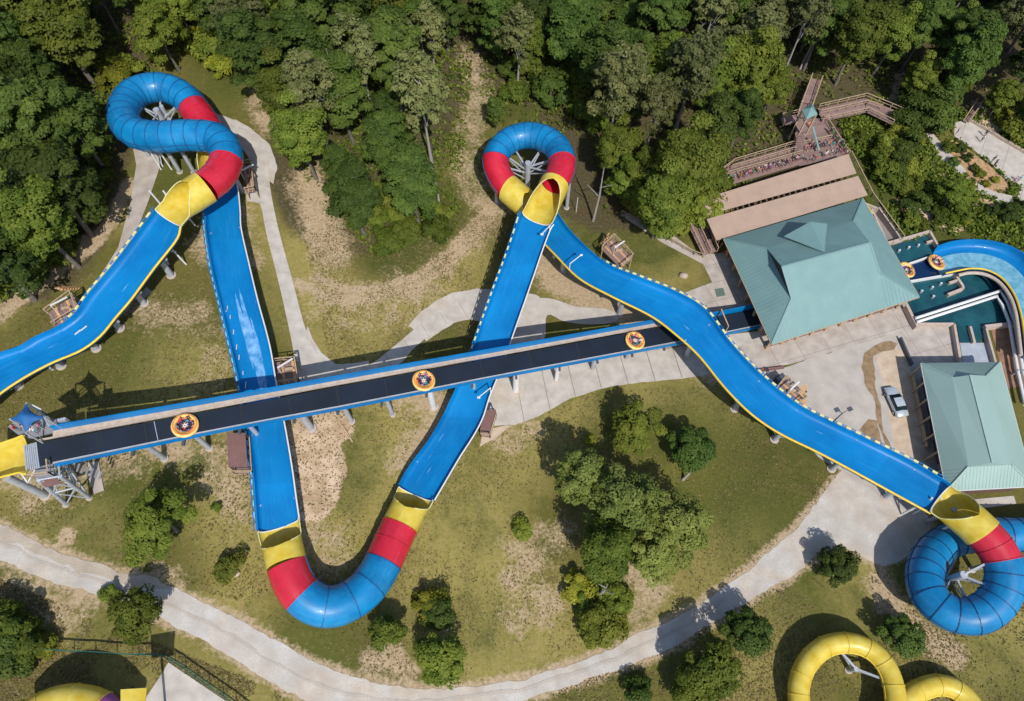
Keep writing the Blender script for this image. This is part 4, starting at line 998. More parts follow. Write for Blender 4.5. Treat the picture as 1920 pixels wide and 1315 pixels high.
for i, (x, y, lb, on) in enumerate(raft_spots):
    r = raft0 if i == 0 else copy_tree(raft0)
    if on:
        q = R(x, y) + Vector((0, 0, .04)); r.rotation_euler = (0, math.atan(.24), 0)
    else: q = P(x, y, .45)
    r.location = q; tag(r, lb, 'raft', 'round rafts')
    Mx = Matrix.Translation(q) @ (Matrix.Rotation(math.atan(.24), 4, 'Y') if on else Matrix.Identity(4))
    where = ['highest raft on the belt', 'middle raft on the belt', 'lowest raft on the belt', 'raft entering the station', 'raft under the roof edge'][i]
    used_c = random.sample(cl_names, 6)
    for k in range(6 if i < 4 else 3):
        a = 2 * PI * k / 6 + .3 + i
        pos = Mx @ Vector((.58 * math.cos(a), .58 * math.sin(a), .08))
        pr = person(pos, a - PI / 2, 'sit', f'rider in {used_c[k]} top sitting in the {where}', 'raft riders', used_c[k], .92)
        if on: pr.rotation_euler = (Matrix.Rotation(math.atan(.24), 3, 'Y') @ Matrix.Rotation(a - PI / 2, 3, 'Z')).to_euler()

# ------------------------------------------------------------------ buildings
def roof_faces(faces, verts, mname, parent, spacing=.6, rib=.03, seam_name='roof_seam'):
    """each roof plane its own part with standing seams running up the slope"""
    for f in faces:
        pts = [verts[i] for i in f]
        c = sum(pts, Vector()) / len(pts)
        nrm = Vector((0, 0, 0))
        for i in range(len(pts)): nrm += (pts[i] - c).cross(pts[(i + 1) % len(pts)] - c)
        nrm.normalize()
        if nrm.z < 0: pts = pts[::-1]; nrm = -nrm
        mb = MB(); n = len(pts); lo = [p - Vector((0, 0, .12)) for p in pts]
        # fan from the centroid keeps slightly warped planes tidy
        import bmesh
        bm = bmesh.new(); bv = [bm.verts.new(p) for p in pts]; bf = bm.faces.new(bv); r = bmesh.ops.triangulate(bm, faces=[bf]); bm.verts.index_update()
        tri = [tuple(v.index for v in t.verts) for t in bm.faces]; bm.free()
        mb.add(pts, tri); mb.add(lo, [t[::-1] for t in tri]); mb.add(pts + lo, [(i, n + i, n + (i + 1) % n, (i + 1) % n) for i in range(n)])
        o = mb.build('roof_plane', M[mname], parent)
        if spacing:
            up = (Vector((0, 0, 1)) - nrm * nrm.z).normalized(); along = up.cross(nrm).normalized()
            us = [(p - c).dot(along) for p in pts]; ws = [(p - c).dot(up) for p in pts]
            sm = MB(); u = math.ceil(min(us) / spacing) * spacing
            while u < max(us):
                hits = []
                for i in range(n):
                    u0, u1, w0, w1 = us[i], us[(i + 1) % n], ws[i], ws[(i + 1) % n]
                    if (u0 > u) != (u1 > u):
                        t = (u - u0) / (u1 - u0); hits.append((w0 + (w1 - w0) * t, pts[i].lerp(pts[(i + 1) % n], t)))
                hits.sort(key=lambda h: h[0])
                for a, b in zip(hits[::2], hits[1::2]):
                    if (b[1] - a[1]).length > .3: sm.bar(a[1] + nrm * .02, b[1] + nrm * .012, rib, .028)
                u += spacing
            if sm.v: sm.build(seam_name, M[mname], o, kind='stuff')
def V(x, y, z): return at(x, y, z)
def gable_wall(pts, m, parent):
    mb = MB(); n = len(pts); mb.add(pts, [tuple(range(n))]); q = [p + Vector((.02, .02, -.02)) for p in pts]; mb.add(q, [tuple(range(n - 1, -1, -1))]); mb.build('gable_wall', M[m], parent)
# station
st = empty('ride_station', at(1540, 520, 0)); tag(st, 'large ride station with broad teal metal hip roof at the foot of the conveyor', 'building')
EZ, GZ_, RZ_ = 4.2, 7.0, 9.2
v = [V(1357, 448, EZ), V(1618, 372, EZ), V(1724, 557, EZ), V(1447, 646, EZ), V(1438, 466, GZ_), V(1484, 560, GZ_), V(1466, 500, RZ_), V(1600, 415, GZ_), V(1650, 512, GZ_), V(1631, 455, RZ_)]
v[6] = V(1466, 500, RZ_)
roof_faces([(0, 3, 5, 4), (3, 2, 8, 9, 6, 5), (2, 1, 7, 8), (1, 0, 4, 6, 9, 7)], v, 'roof', st)
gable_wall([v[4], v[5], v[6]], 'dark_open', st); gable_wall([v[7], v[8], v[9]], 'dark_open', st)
def caps(vv, pairs, m, par):
    for i, j in pairs:
        mb = MB(); mb.bar(vv[i] + Vector((0, 0, .03)), vv[j] + Vector((0, 0, .03)), .22, .06); mb.build('ridge_cap', M[m], par)
M['cap'] = mat('ridge_flashing', (.185, .30, .315), .5, .06); M['cap_green'] = mat('green_ridge_flashing', (.31, .43, .40), .5, .06)
caps(v, [(0, 4), (3, 5), (6, 9), (2, 8), (1, 7), (6, 5), (9, 8)], 'cap', st)
for i, j in ((0, 3), (3, 2), (2, 1)):
    mb = MB(); mb.bar(v[i] - Vector((0, 0, .1)), v[j] - Vector((0, 0, .1)), .16, .16); mb.build('gutter', M['rail_wood'], st)
dv = [V(1546, 473, RZ_ + .02), V(1519, 416, RZ_ - .3), V(1470, 443, GZ_ + .4), V(1551, 420, GZ_ + .9)]
roof_faces([(0, 1, 2), (0, 3, 1)], dv, 'roof', st, .55)
gable_wall([dv[1], dv[2], dv[3]], 'roof', st)
fl = [v[i].copy() for i in range(4)]; cen = sum(fl, Vector()) / 4
foot = [Vector((p.x + (cen.x - p.x) * .09, p.y + (cen.y - p.y) * .12, 0)) for p in fl]
slab(st, [p + Vector((0, 0, .12)) for p in foot], .1, 'concrete_pink', 'station_floor')
for (a, b), k in (((foot[0], foot[3]), 6), ((foot[3], foot[2]), 9), ((foot[2], foot[1]), 6), ((foot[1], foot[0]), 9)):
    for j in range(k):
        q = a.lerp(b, j / k); mb = MB(); mb.box(q + Vector((0, 0, 2.1)), (.3, .3, 4.2)); mb.box(q + Vector((0, 0, .3)), (.5, .5, .6)); mb.build('column', M['rail_wood'], st)
mb = MB()
for i in range(4): mb.bar(foot[i] + Vector((0, 0, 4.0)), foot[(i + 1) % 4] + Vector((0, 0, 4.0)), .25, .35)
mb.build('eave_beam', M['rail_wood'], st)
a, b = foot[3], foot[2]
for t0, t1 in ((0, .16), (.18, .30), (.33, .45), (.62, .74), (.78, .96)):
    mb = MB(); mb.bar(a.lerp(b, t0) + Vector((0, 0, .9)), a.lerp(b, t1) + Vector((0, 0, .9)), .12, 1.0); mb.build('low_wall', M['redbrown'], st)
# tan canopies north of the station
tc = empty('queue_canopy', at(1470, 360, 0)); tag(tc, 'tan flat queue canopy nearest the teal roof, south of the dark gap', 'canopy', 'tan queue canopies')
tc2 = empty('queue_canopy', at(1460, 330, 0)); tag(tc2, 'tan flat queue canopy beside the crowded boardwalk, north of the dark gap', 'canopy', 'tan queue canopies')
def canopy(par, c4, z, m='tan_roof'):
    p = [V(x, y, z) for x, y in c4]
    k = 14
    for j in range(k):
        a0, a1 = p[0].lerp(p[1], j / k), p[0].lerp(p[1], (j + .996) / k); b0, b1 = p[3].lerp(p[2], j / k), p[3].lerp(p[2], (j + .996) / k)
        slab(par, [a0, a1, b1, b0], .1, m, 'roof_panel')
    for j in range(7):
        for s_ in (0.06, .94):
            q = p[0].lerp(p[1], (j + .2) / 6.6).lerp(p[3].lerp(p[2], (j + .2) / 6.6), s_)
            mb = MB(); mb.box((q.x, q.y, z / 2 - .06), (.18, .18, z - .12)); mb.build('column', M['brown'], par)
canopy(tc2, [(1318, 373), (1591, 289), (1606, 325), (1326, 403)], 3.6)
canopy(tc, [(1325, 411), (1609, 330), (1627, 366), (1343, 451)], 3.7)
# small ribs between canopies
mb = MB()
for j in range(26):
    t = j / 26; a = V(1326, 404, 3.2).lerp(V(1607, 326, 3.2), t); b = V(1327, 410, 3.2).lerp(V(1609, 330, 3.2), t); mb.bar(a, b, .25, .2)
mb.build('gap_rafter', M['brown'], tc2)
# pump house with pale green roof
ph = empty('pump_house', at(1810, 800, 0)); tag(ph, 'long low building with pale green metal roof beside the parked car', 'building')
e2, g2, r2 = 3.8, 5.8, 6.8
u = [V(1727, 681, e2), V(1876, 679, e2), V(1938, 912, e2), V(1775, 921, e2), V(1786, 708, g2), V(1850, 705, g2), V(1819, 703, r2), V(1816, 876, g2), V(1897, 872, g2), V(1861, 868, r2)]
roof_faces([(0, 1, 5, 4), (1, 2, 8, 9, 6, 5), (2, 3, 7, 8), (3, 0, 4, 6, 9, 7)], u, 'roof_green', ph, .45, .035)
caps(u, [(0, 4), (1, 5), (6, 9), (2, 8), (3, 7)], 'cap_green', ph)
for i, j in ((0, 3), (1, 2), (3, 2)):
    mb = MB(); mb.bar(u[i] - Vector((0, 0, .1)), u[j] - Vector((0, 0, .1)), .14, .14); mb.build('gutter', M['white'], ph)
gable_wall([u[4], u[5], u[6]], 'roof', ph); gable_wall([u[7], u[8], u[9]], 'roof_green', ph)
cen = sum(u[:4], Vector()) / 4
def ins(p, f, g=None): return Vector((p.x + (cen.x - p.x) * f, p.y + (cen.y - p.y) * (g if g is not None else f), 0))
wl = [ins(u[0], .12, .05), ins(u[1], .12, .05), ins(u[2], .12, .06), ins(u[3], .12, .06)]
wl[0].x += 1.4; wl[3].x += 1.0
for i in range(4):
    a, b = wl[i], wl[(i + 1) % 4]; mb = MB(); mb.bar(a + Vector((0, 0, 1.85)), b + Vector((0, 0, 1.85)), .2, 3.7); mb.build('wall', M['brown'], ph)
for j in range(8):
    q = ins(u[0], .04, .03).lerp(ins(u[3], .04, .04), j / 7); mb = MB(); mb.box(q + Vector((0, 0, 1.85)), (.22, .22, 3.7)); mb.build('column', M['rail_wood'], ph)
mb = MB(); a, b = ins(u[0], .04, .03), ins(u[3], .04, .04); mb.bar(a + Vector((0, 0, 3.55)), b + Vector((0, 0, 3.55)), .2, .3); mb.bar(a + Vector((.2, 0, .5)), a.lerp(b, .62) + Vector((.2, 0, .5)), .12, 1.0); mb.build('porch_beam', M['rail_wood'], ph)
for t in (.25, .55, .8):
    q = wl[0].lerp(wl[3], t); mb = MB(); mb.box(q + Vector((-.12, 0, 1.1)), (.08, 1.1, 2.1), rad(8)); mb.build('door', M['door'], ph)

# ------------------------------------------------------------------ boardwalk and stair tower
bw = empty('boardwalk', at(1450, 310, 0)); tag(bw, 'weathered wooden queue boardwalk with rails between the woods and the tan canopies', 'boardwalk')
def planked(parent, quads, z, name='deck_board', m='wood', bwid=.55):
    for q4 in quads:
        p = [V(x, y, z) for x, y in q4]
        L0 = ((p[1] - p[0]).length + (p[2] - p[3]).length) / 2; k = max(2, int(L0 / bwid))
        for j in range(k):
            t0, t1 = j / k, (j + .94) / k
            slab(parent, [p[0].lerp(p[1], t0), p[0].lerp(p[1], t1), p[3].lerp(p[2], t1), p[3].lerp(p[2], t0)], .08, m, name)
def longboards(parent, q4, z, n, m='wood', name='deck_board'):
    p = [V(x, y, z) for x, y in q4]
    for j in range(n):
        t0, t1 = j / n, (j + .93) / n
        slab(parent, [p[0].lerp(p[3], t0), p[1].lerp(p[2], t0), p[1].lerp(p[2], t1), p[0].lerp(p[3], t1)], .08, m, name)
longboards(bw, [(1354, 322), (1376, 307), (1350, 345), (1345, 350)], 1.2, 3)
longboards(bw, [(1376, 306), (1490, 272), (1500, 309), (1345, 354)], 1.2, 10)
longboards(bw, [(1490, 273), (1560, 252), (1592, 292), (1498, 312)], 1.21, 8)
longboards(bw, [(1494, 222), (1548, 222), (1562, 252), (1488, 274)], 1.22, 8)
longboards(bw, [(1520, 146), (1539, 151), (1522, 195), (1502, 192)], 2.2, 6)
longboards(bw, [(1502, 192), (1523, 196), (1512, 222), (1494, 218)], 1.8, 6)
longboards(bw, [(1534, 204), (1622, 184), (1625, 211), (1542, 228)], 1.6, 6)
longboards(bw, [(1622, 184), (1692, 213), (1672, 234), (1625, 211)], 1.7, 6)
longboards(bw, [(1464, 222), (1495, 214), (1492, 230), (1468, 236)], 1.5, 5)
longboards(bw, [(1291, 424), (1316, 410), (1344, 472), (1318, 480)], 1.0, 8)
zz = 1.25
railing(bw, [V(1345, 352, zz), V(1354, 322, zz), V(1376, 306, zz), V(1490, 272, zz)], 1.1)
railing(bw, [V(1362, 330, zz), V(1500, 291, zz)], 1.1); railing(bw, [V(1370, 318, zz), V(1495, 282, zz)], 1.1)
railing(bw, [V(1545, 225, zz), V(1582, 284, zz), V(1590, 292, zz)], 1.1); railing(bw, [V(1500, 274, zz), V(1556, 262, zz)], 1.1)
railing(bw, [V(1534, 204, 1.65), V(1622, 184, 1.65), V(1692, 213, 1.65)], 1.1); railing(bw, [V(1542, 228, 1.65), V(1625, 211, 1.65), V(1672, 234, 1.65)], 1.1)
railing(bw, [V(1536, 216, 1.65), V(1623, 197, 1.65), V(1650, 206, 1.65)], 1.1)
railing(bw, [V(1520, 146, 2.25), V(1494, 218, 1.9)], 1.1); railing(bw, [V(1539, 151, 2.25), V(1514, 222, 1.9)], 1.1)
railing(bw, [V(1495, 214, 1.55), V(1464, 222, 1.55), V(1468, 236, 1.55)], 1.1)
railing(bw, [V(1291, 424, 1.05), V(1318, 480, 1.05)], 1.1); railing(bw, [V(1304, 417, 1.05), V(1331, 476, 1.05)], 1.1); railing(bw, [V(1316, 410, 1.05), V(1344, 472, 1.05)], 1.1)
railing(bw, [V(1592, 292, 1.2), V(1632, 370, 1.2), V(1690, 450, 1.2)], 1.1)
railing(bw, [P(1165, 402, .05), P(1300, 478, .05), P(1318, 484, .05)], 1.0)
stw = empty('stair_tower', V(1518, 250, 0)); tag(stw, 'small wooden stair tower with square teal roof above the boardwalk', 'tower')
tz = 7.0; rc = [V(1503, 206, tz), V(1523, 194, tz), V(1533, 214, tz), V(1512, 224, tz)]; ap = sum(rc, Vector()) / 4 + Vector((0, 0, .9))
roof_faces([(0, 1, 4), (1, 2, 4), (2, 3, 4), (3, 0, 4)], rc + [ap], 'roof', stw, .4)
for p in rc:
    q = p.lerp(Vector((ap.x, ap.y, p.z)), .12); mb = MB(); mb.box((q.x, q.y, tz / 2), (.22, .22, tz)); mb.build('leg', M['rail_wood'], stw)
slab(stw, [p.lerp(Vector((ap.x, ap.y, p.z)), .1) - Vector((0, 0, 3.2)) for p in rc], .15, 'wood', 'landing')
mb = MB(); A = ap.copy(); A.z = 3.8
for k in range(14): mb.box((A.x - .3 - k * .05, A.y - 1.2 - k * .3, 3.7 - k * .18), (1.5, .34, .07))
mb.build('stair_flight', M['wood'], stw)
mb = MB(); s0 = Vector((A.x + 1.6, A.y - .5, 4.0)); mb.bar(s0, s0 + Vector((1.2, -3.4, -2.0)), .34, .1); mb.bar(s0 + Vector((-.3, 0, .5)), s0 + Vector((.9, -3.4, -1.5)), .06); mb.build('side_ramp', M['roof'], stw)

# crowd queueing
qgroups = [([(1356, 344), (1495, 303)], 30, 'along the tan canopy edge'), ([(1500, 305), (1588, 288)], 12, 'near the canopy corner'), ([(1500, 262), (1512, 235)], 9, 'on the stair below the teal turret'), ([(1505, 285), (1575, 272)], 14, 'at the boardwalk corner'), ([(1550, 245), (1580, 285)], 8, 'beside the east rail')]
for pts_, n, wh in qgroups:
    for k in range(n):
        t = (k + random.uniform(.1, .9)) / n; x = pts_[0][0] + (pts_[1][0] - pts_[0][0]) * t + random.uniform(-2.5, 2.5); y = pts_[0][1] + (pts_[1][1] - pts_[0][1]) * t + random.uniform(-3.5, 3.5)
        ci = random.choice(cl_names)
        person(V(x, y, 1.25), random.uniform(0, 6.28), 'stand', f'visitor in {ci} top queueing {wh}', 'visitors queueing on the boardwalk', ci, random.uniform(.85, 1.02))
for (x, y) in ((1312, 418), (1325, 448), (1352, 460), (1360, 474), (1372, 488), (1364, 470), (1395, 530), (1400, 548)):
    ci = random.choice(cl_names); person(P(x - 2, y + 6, .12), random.uniform(0, 6.28), 'stand', f'visitor in {ci} top by the west edge of the station roof', 'visitors beside the station', ci)
for (x, y, ci, lb) in ((1790, 254, 'navy', 'person in navy walking at the lower end of the wide concrete walkway'), (1844, 256, 'black', 'person in black beside the retaining rail of the walkway'), (1838, 266, 'white', 'person in white crossing the wide concrete walkway'), (1858, 305, 'black', 'person in black near the shrub bed edge of the walkway'), (1862, 312, 'grey', 'person in grey standing beside the one in black by the shrub bed'), (1906, 342, 'teal', 'person in teal at the sharp corner of the flower bed'), (1898, 344, 'pink', 'person in pink at the corner of the flower bed')):
    person(P(x, y, .06), random.uniform(0, 6), 'stand', lb, None, ci)
person(at(73, 812, zt), 1.0, 'stand', 'person in white top standing on the launch deck by the sail', None, 'white')
person(at(84, 804, zt), 2.0, 'stand', 'person in pink top standing nearest the ramp on the launch deck', None, 'pink')
person(at(38, 808, zt), 2.0, 'stand', 'attendant in red beneath the left corner of the sail', None, 'red')
person(at(56, 808, zt), 2.6, 'stand', 'attendant in orange beneath the right corner of the sail', None, 'orange')

# ------------------------------------------------------------------ attendant decks beside the channels
def deck(c4, h, label, boards=8, stair=None, extra=None, roofed=False, fresh=True):
    p0 = P(*c4[0], h); z = sum(P(x, y, h).z for x, y in c4) / 4; p = [at(x, y, z) for x, y in c4]; cen = sum(p, Vector()) / 4
    d = empty('attendant_deck', (cen.x, cen.y, gz(cen.x, cen.y))); tag(d, label, 'deck', 'wooden attendant decks')
    if roofed:
        n = 9
        for j in range(n): slab(d, [p[0].lerp(p[1], j / n), p[0].lerp(p[1], (j + .96) / n), p[3].lerp(p[2], (j + .96) / n), p[3].lerp(p[2], j / n)], .08, 'redbrown', 'roof_panel')
        for q in p:
            q = q.lerp(cen, .08); mb = MB(); g0 = gz(q.x, q.y); mb.bar(Vector((q.x, q.y, g0)), Vector((q.x, q.y, z - .1)), .15); mb.build('leg', M['brown'], d)
        fl_ = [q.lerp(cen, -.02) - Vector((0, 0, 2.3)) for q in p]; slab(d, fl_, .1, 'wood', 'deck_floor'); railing(d, fl_, 1.0, 'rail_wood', closed=True)
        return d
    for j in range(boards):
        slab(d, [p[0].lerp(p[1], j / boards), p[0].lerp(p[1], (j + .93) / boards), p[3].lerp(p[2], (j + .93) / boards), p[3].lerp(p[2], j / boards)], .07, 'wood_new' if (fresh and j % 4 == 2) else 'wood', 'deck_board')
    for q in p:
        q = q.lerp(cen, .05); mb = MB(); mb.bar(Vector((q.x, q.y, gz(q.x, q.y))), Vector((q.x, q.y, z + 1.05)), .14); mb.build('leg', M['rail_wood'], d)
    railing(d, [p[0], p[1], p[2], p[3]], 1.05, 'rail_wood', 1.4)
    if stair:
        s0, s1 = P(*stair[0], 0), P(*stair[1], 0); top = cen.copy(); n = 7
        dirv = (s1 - s0); lat = Vector((dirv.y, -dirv.x, 0)).normalized() * .6
        for k in range(n):
            q = Vector((s0.x, s0.y, 0)).lerp(Vector((s1.x, s1.y, 0)), k / (n - 1)); q.z = z - .1 - (z - gz(s1.x, s1.y)) * (k + .5) / n
            mb = MB(); mb.bar(q - lat, q + lat, .32, .06); mb.build('stair_tread', M['wood_new'], d)
    # folded sunshade and bench on the deck
    mb = MB(); q = cen + Vector((.3, .2, 0)); mb.bar(q + Vector((-.5, 0, .42)), q + Vector((.5, .2, .42)), .4, .06); mb.bar(q + Vector((-.45, 0, 0)), q + Vector((-.45, 0, .4)), .3, .06); mb.bar(q + Vector((.45, .2, 0)), q + Vector((.45, .2, .4)), .3, .06); mb.build('bench', M['rail_wood'], d)
    mb = MB(); mb.tube(q + Vector((-.9, -.5, 0)), q + Vector((-.9, -.5, 2.0)), .05); mb.bar(q + Vector((-.9, -.5, 1.9)), q + Vector((.7, .9, 1.7)), .22, .1); mb.build('rescue_pole', M['white'], d)
    return d
deck([(90, 588), (138, 552), (150, 585), (104, 612)], 2.4, 'wooden deck with rail and tan boards beside the far left channel', 9, stair=((128, 558), (142, 540)))
deck([(514, 680), (556, 676), (562, 716), (522, 722)], 2.4, 'wooden deck with pale stair between the second channel and the long path', 8, stair=((548, 690), (552, 716)))
deck([(1128, 468), (1150, 446), (1186, 484), (1164, 504)], 3.0, 'wooden deck touching the channel below the woods, near the retaining wall', 9, stair=((1136, 462), (1126, 458)))
deck([(1450, 735), (1470, 710), (1508, 748), (1490, 765)], 3.4, 'wooden deck with yellow timbers beside the gravel yard', 9, stair=((1492, 742), (1504, 760)))
deck([(425, 812), (460, 812), (464, 876), (428, 876)], 3.2, 'brown roofed shelter left of the second channel under the ramp', 9, roofed=True)
deck([(908, 770), (930, 768), (918, 808), (900, 806)], 3.0, 'narrow brown roofed shelter right of the lower third channel', 8, roofed=True)
deck([(452, 312), (474, 308), (480, 358), (462, 362)], 1.6, 'tan wooden stair deck between the upper left tube and the curved path', 10)
def jib(arr_, pf_, f, u, dx, dy, h=1.8):
    q = pf_(arr_[int(f * (len(arr_) - 1))], u * 1.02, -.3); mb = MB(); mb.tube(q, q + Vector((0, 0, h)), .09, .07); o = mb.build('rescue_pole', M['white'], sl)
    mb = MB(); t = q + Vector((0, 0, h)); mb.tube(t, t + Vector((dx, dy, .1)), .07); mb.box(t + Vector((dx, dy, 0)), (.4, .25, .16)); mb.build('pole_arm', M['white'], o)
jib(a4, p4, .17, 1, 1.7, 1.5); jib(a3, p3, .36, 1, -1.5, -1.4); jib(a3, p3, .95, 1, -1.2, -1.6, 1.4)
q = P(1080, 398, 0); o = empty('marker_pole', q); tag(o, 'thin white pole standing in the grass right of the central loop', 'pole')
mb = MB(); mb.tube(q, q + Vector((0, 0, 3.6)), .07, .05); mb.build('pole', M['white'], o)
# big steel support pods seen beside the channels
def lamp_post(x, y, label):
    b = P(x, y, 0); o = empty('lamp_post', b); tag(o, label, 'lamp post')
    mb = MB(); mb.tube(b, b + Vector((0, 0, 9)), .12, .07); mb.build('pole', M['steel_dark'], o)
    t = b + Vector((0, 0, 9))
    for dx, dy in ((1.1, .6), (-.6, .5)):
        mb = MB(); mb.bar(t, t + Vector((dx, dy, 0)), .07); mb.build('lamp_arm', M['steel_dark'], o)
        mb = MB(); mb.box(t + Vector((dx, dy, 0)), (.6, .55, .14), .4); mb.build('lamp_head', M['steel_dark'], o)
lamp_post(1528, 822, 'dark twin-headed lamp post rising beside the right channel over the gravel yard')

# ------------------------------------------------------------------ pools, walls, pipes and the last chute
def pool(name, poly, z, m, label):
    o = slab(None, [V(x, y, z) for x, y in poly], .1, m, name); return tag(o, None, None, None, 'structure')
pool('pool_water', [(1672, 462), (1745, 434), (1760, 460), (1752, 478), (1688, 500)], .25, 'pool', '')
pool('pool_water', [(1690, 500), (1755, 479), (1790, 498), (1792, 512), (1705, 528)], .30, 'water_blue', '')
pool('pool_water', [(1705, 529), (1790, 513), (1812, 500), (1850, 503), (1886, 530), (1904, 560), (1912, 606), (1850, 612), (1838, 642), (1800, 642), (1794, 606), (1722, 606), (1700, 560)], .22, 'pool', '')
slab_o = slab(None, [V(x, y, .16) for x, y in [(1800, 643), (1856, 643), (1864, 682), (1806, 682)]], .1, mat('pale_blue_tank_floor', (.36, .40, .46), .5, .1, 1), 'tank_ramp'); tag(slab_o, None, None, None, 'structure')
def lowwall(pts, h, w, label, m='curb', z0=0.0, closed=False):
    o = empty('retaining_wall', P(*pts[0], 0)); tag(o, label, 'wall')
    n = len(pts)
    for i in range(n - 1 if not closed else n):
        a, b = V(*pts[i], z0 + h), V(*pts[(i + 1) % n], z0 + h); mb = MB(); mb.bar(a - Vector((0, 0, h / 2)), b - Vector((0, 0, h / 2)), w, h); mb.build('wall_section', M[m], o)
    return o
lowwall([(1676, 452), (1744, 433), (1760, 462)], 1.0, .35, 'concrete wall around the small upper teal pool')
lowwall([(1690, 499), (1752, 478)], .8, .22, 'thin pale wall between the upper pool and the dark blue channel', 'white')
lowwall([(1706, 527), (1788, 513)], .8, .22, 'thin pale wall on the lower side of the dark blue channel', 'white')
lowwall([(1790, 512), (1806, 536), (1806, 541), (1778, 552)], .9, .4, 'L shaped concrete wall in the middle of the teal pool')
lowwall([(1738, 454), (1752, 450)], .8, .3, 'short concrete stub in the upper pool corner'); lowwall([(1780, 530), (1796, 525)], .8, .3, 'short concrete stub near the middle of the teal pool')
lowwall([(1701, 572), (1721, 612)], 1.2, .4, 'concrete wall at the station corner of the teal pool')
lowwall([(1722, 607), (1790, 607), (1802, 681)], .9, .35, 'concrete wall between apron and teal pool')
lowwall([(1820, 612), (1828, 642)], .8, .35, 'short pier between the two pool bays')
lowwall([(1848, 612), (1918, 604)], 1.0, .5, 'tan concrete wall closing the right end of the teal pool')
lowwall([(1850, 616), (1868, 682)], 1.0, .3, 'concrete wall on the right of the tank ramp')
lowwall([(1690, 632), (1712, 682)], .8, .25, 'low wall edge beside the muddy channel', 'steel_dark')
lowwall([(1620, 380), (1650, 392), (1688, 446)], 1.2, .3, 'wall along the stony strip east of the station'); lowwall([(1635, 392), (1664, 455), (1690, 448)], .9, .3, 'inner wall of the stony strip east of the station')
drape('stone_strip', [(1632, 392), (1650, 388), (1690, 446), (1664, 458)], gravel_mat('dark_gravel', (.25, .22, .22), (.34, .30, .30), (.15, .13, .13)), .06, .05)
lowwall([(1404, 696), (1470, 688)], .5, .3, 'brown timber edging between apron and gravel yard', 'redbrown')
for k, (x, y) in enumerate(((1686, 470), (1704, 464), (1722, 460), (1764, 532), (1748, 539), (1728, 546), (1750, 556))):
    a = V(x, y, .5); o = empty('pump_unit', (a.x, a.y, .2)); tag(o, ['pale pump cap leftmost in the upper pool', 'pale pump cap in the middle of the upper pool', 'pale pump cap rightmost in the upper pool', 'pump cap nearest the L shaped wall', 'pump cap in the middle row of the lower pool', 'pump cap beside the station roof edge', 'large pump cap below the middle row'][k], 'pump')
    mb = MB(); mb.tube((a.x, a.y, .1), (a.x, a.y, .6), .22, .2, 12); mb.build('pump_body', M['steel'], o)
    mb = MB(); mb.box((a.x + .03, a.y, .64), (.26, .22, .12), .3); mb.build('motor_cap', M['white'], o)
pp = empty('water_pipe', V(1875, 548, .8)); tag(pp, 'pair of long white pipes crossing the teal pool and turning downhill', 'pipe')
for off in (0, 1):
    xs = [((1716, 597), (1875, 546), (1889, 566), (1903, 606), (1918, 696), (1935, 760)), ((1719, 604), (1868, 556), (1880, 574), (1893, 606), (1908, 696), (1922, 760))][off]
    mb = MB(); mb.path([V(x, y, 1.3) for x, y in xs], .24, 10); po = mb.build('pipe_run', M['white'], pp)
    for t in (0, 1, 3, 4):
        a = V(*xs[t], 1.3); cm = MB(); cm.tube(a - Vector((.12, 0, 0)), a + Vector((.12, 0, 0)), .3, .3, 10); cm.bar(a - Vector((0, 0, 1.3)), a, .2); cm.build('pipe_bracket', M['steel'], po)
fc = empty('splash_chute', P(1830, 480, 0)); tag(fc, 'curved pale blue splash-down chute with yellow edge entering the teal pool', 'slide chute')
F5 = [((1757, 463), (1772, 512), 1.6), ((1785, 454), (1800, 506), 1.7), ((1819, 450), (1819, 503), 1.9), ((1861, 453), (1846, 505), 2.1), ((1896, 463), (1870, 515), 2.3), ((1925, 480), (1888, 531), 2.5), ((1948, 505), (1902, 552), 2.7), ((1962, 540), (1911, 575), 2.9), ((1972, 590), (1918, 604), 3.0), ((1980, 660), (1926, 664), 3.2)]
a5, p5 = flume(fc, F5, dash=False, line_side=1, depth=1.7)
mb = MB()
for i in range(len(a5) - 1):
    r0, r1 = a5[i], a5[i + 1]
    mb.add([p5(r0, -.42, -1.30), p5(r0, .86, -1.25), p5(r1, .86, -1.25), p5(r1, -.42, -1.30)], [(0, 1, 2, 3)])
mb.build('water_film', M['blue_wet'], fc)
mb = MB(); mb.path([p5(r, 1, -.3, .75) for r in a5[3:]], .28, 8); mb.build('footwall', M['curb'], fc)

# ------------------------------------------------------------------ yellow slides at the lower edge
ys = empty('yellow_slide', P(1590, 1300, 0)); tag(ys, 'yellow enclosed tube slide looping at the lower right corner', 'water slide')
c1 = [(1503, 1350, 2.1), (1498, 1320, 2.2), (1498, 1282, 2.3), (1513, 1243, 2.4), (1546, 1213, 2.5), (1588, 1205, 2.6), (1629, 1217, 2.7), (1659, 1246, 2.8), (1675, 1285, 2.9), (1680, 1330, 2.9), (1676, 1370, 2.9)]
tube_run(ys, c1, radius=1.17, seg=2.3, colours=[(1.0, 'yellow')], flange_mat='yellow_rail', seam_side=1)
c2 = [(1660, 1380, 1.4), (1690, 1325, 1.4), (1716, 1298, 1.4), (1758, 1284, 1.5), (1798, 1296, 1.5), (1828, 1330, 1.6), (1845, 1370, 1.6)]
tube_run(ys, c2, radius=1.17, seg=2.3, colours=[(1.0, 'yellow')], flange_mat='yellow_rail', seam_side=1)
o = post(ys, P(1606, 1255, 2.2), .28)
b = P(1606, 1255, 2.1)
for x, y, h in ((1572, 1218, 2.2), (1650, 1272, 2.6)):
    mb = MB(); mb.bar(b, P(x, y, h), .24, .2); mb.bar(b - Vector((0, 0, .9)), P(x, y, h), .14, .12); mb.build('mast_arm', M['steel'], o)
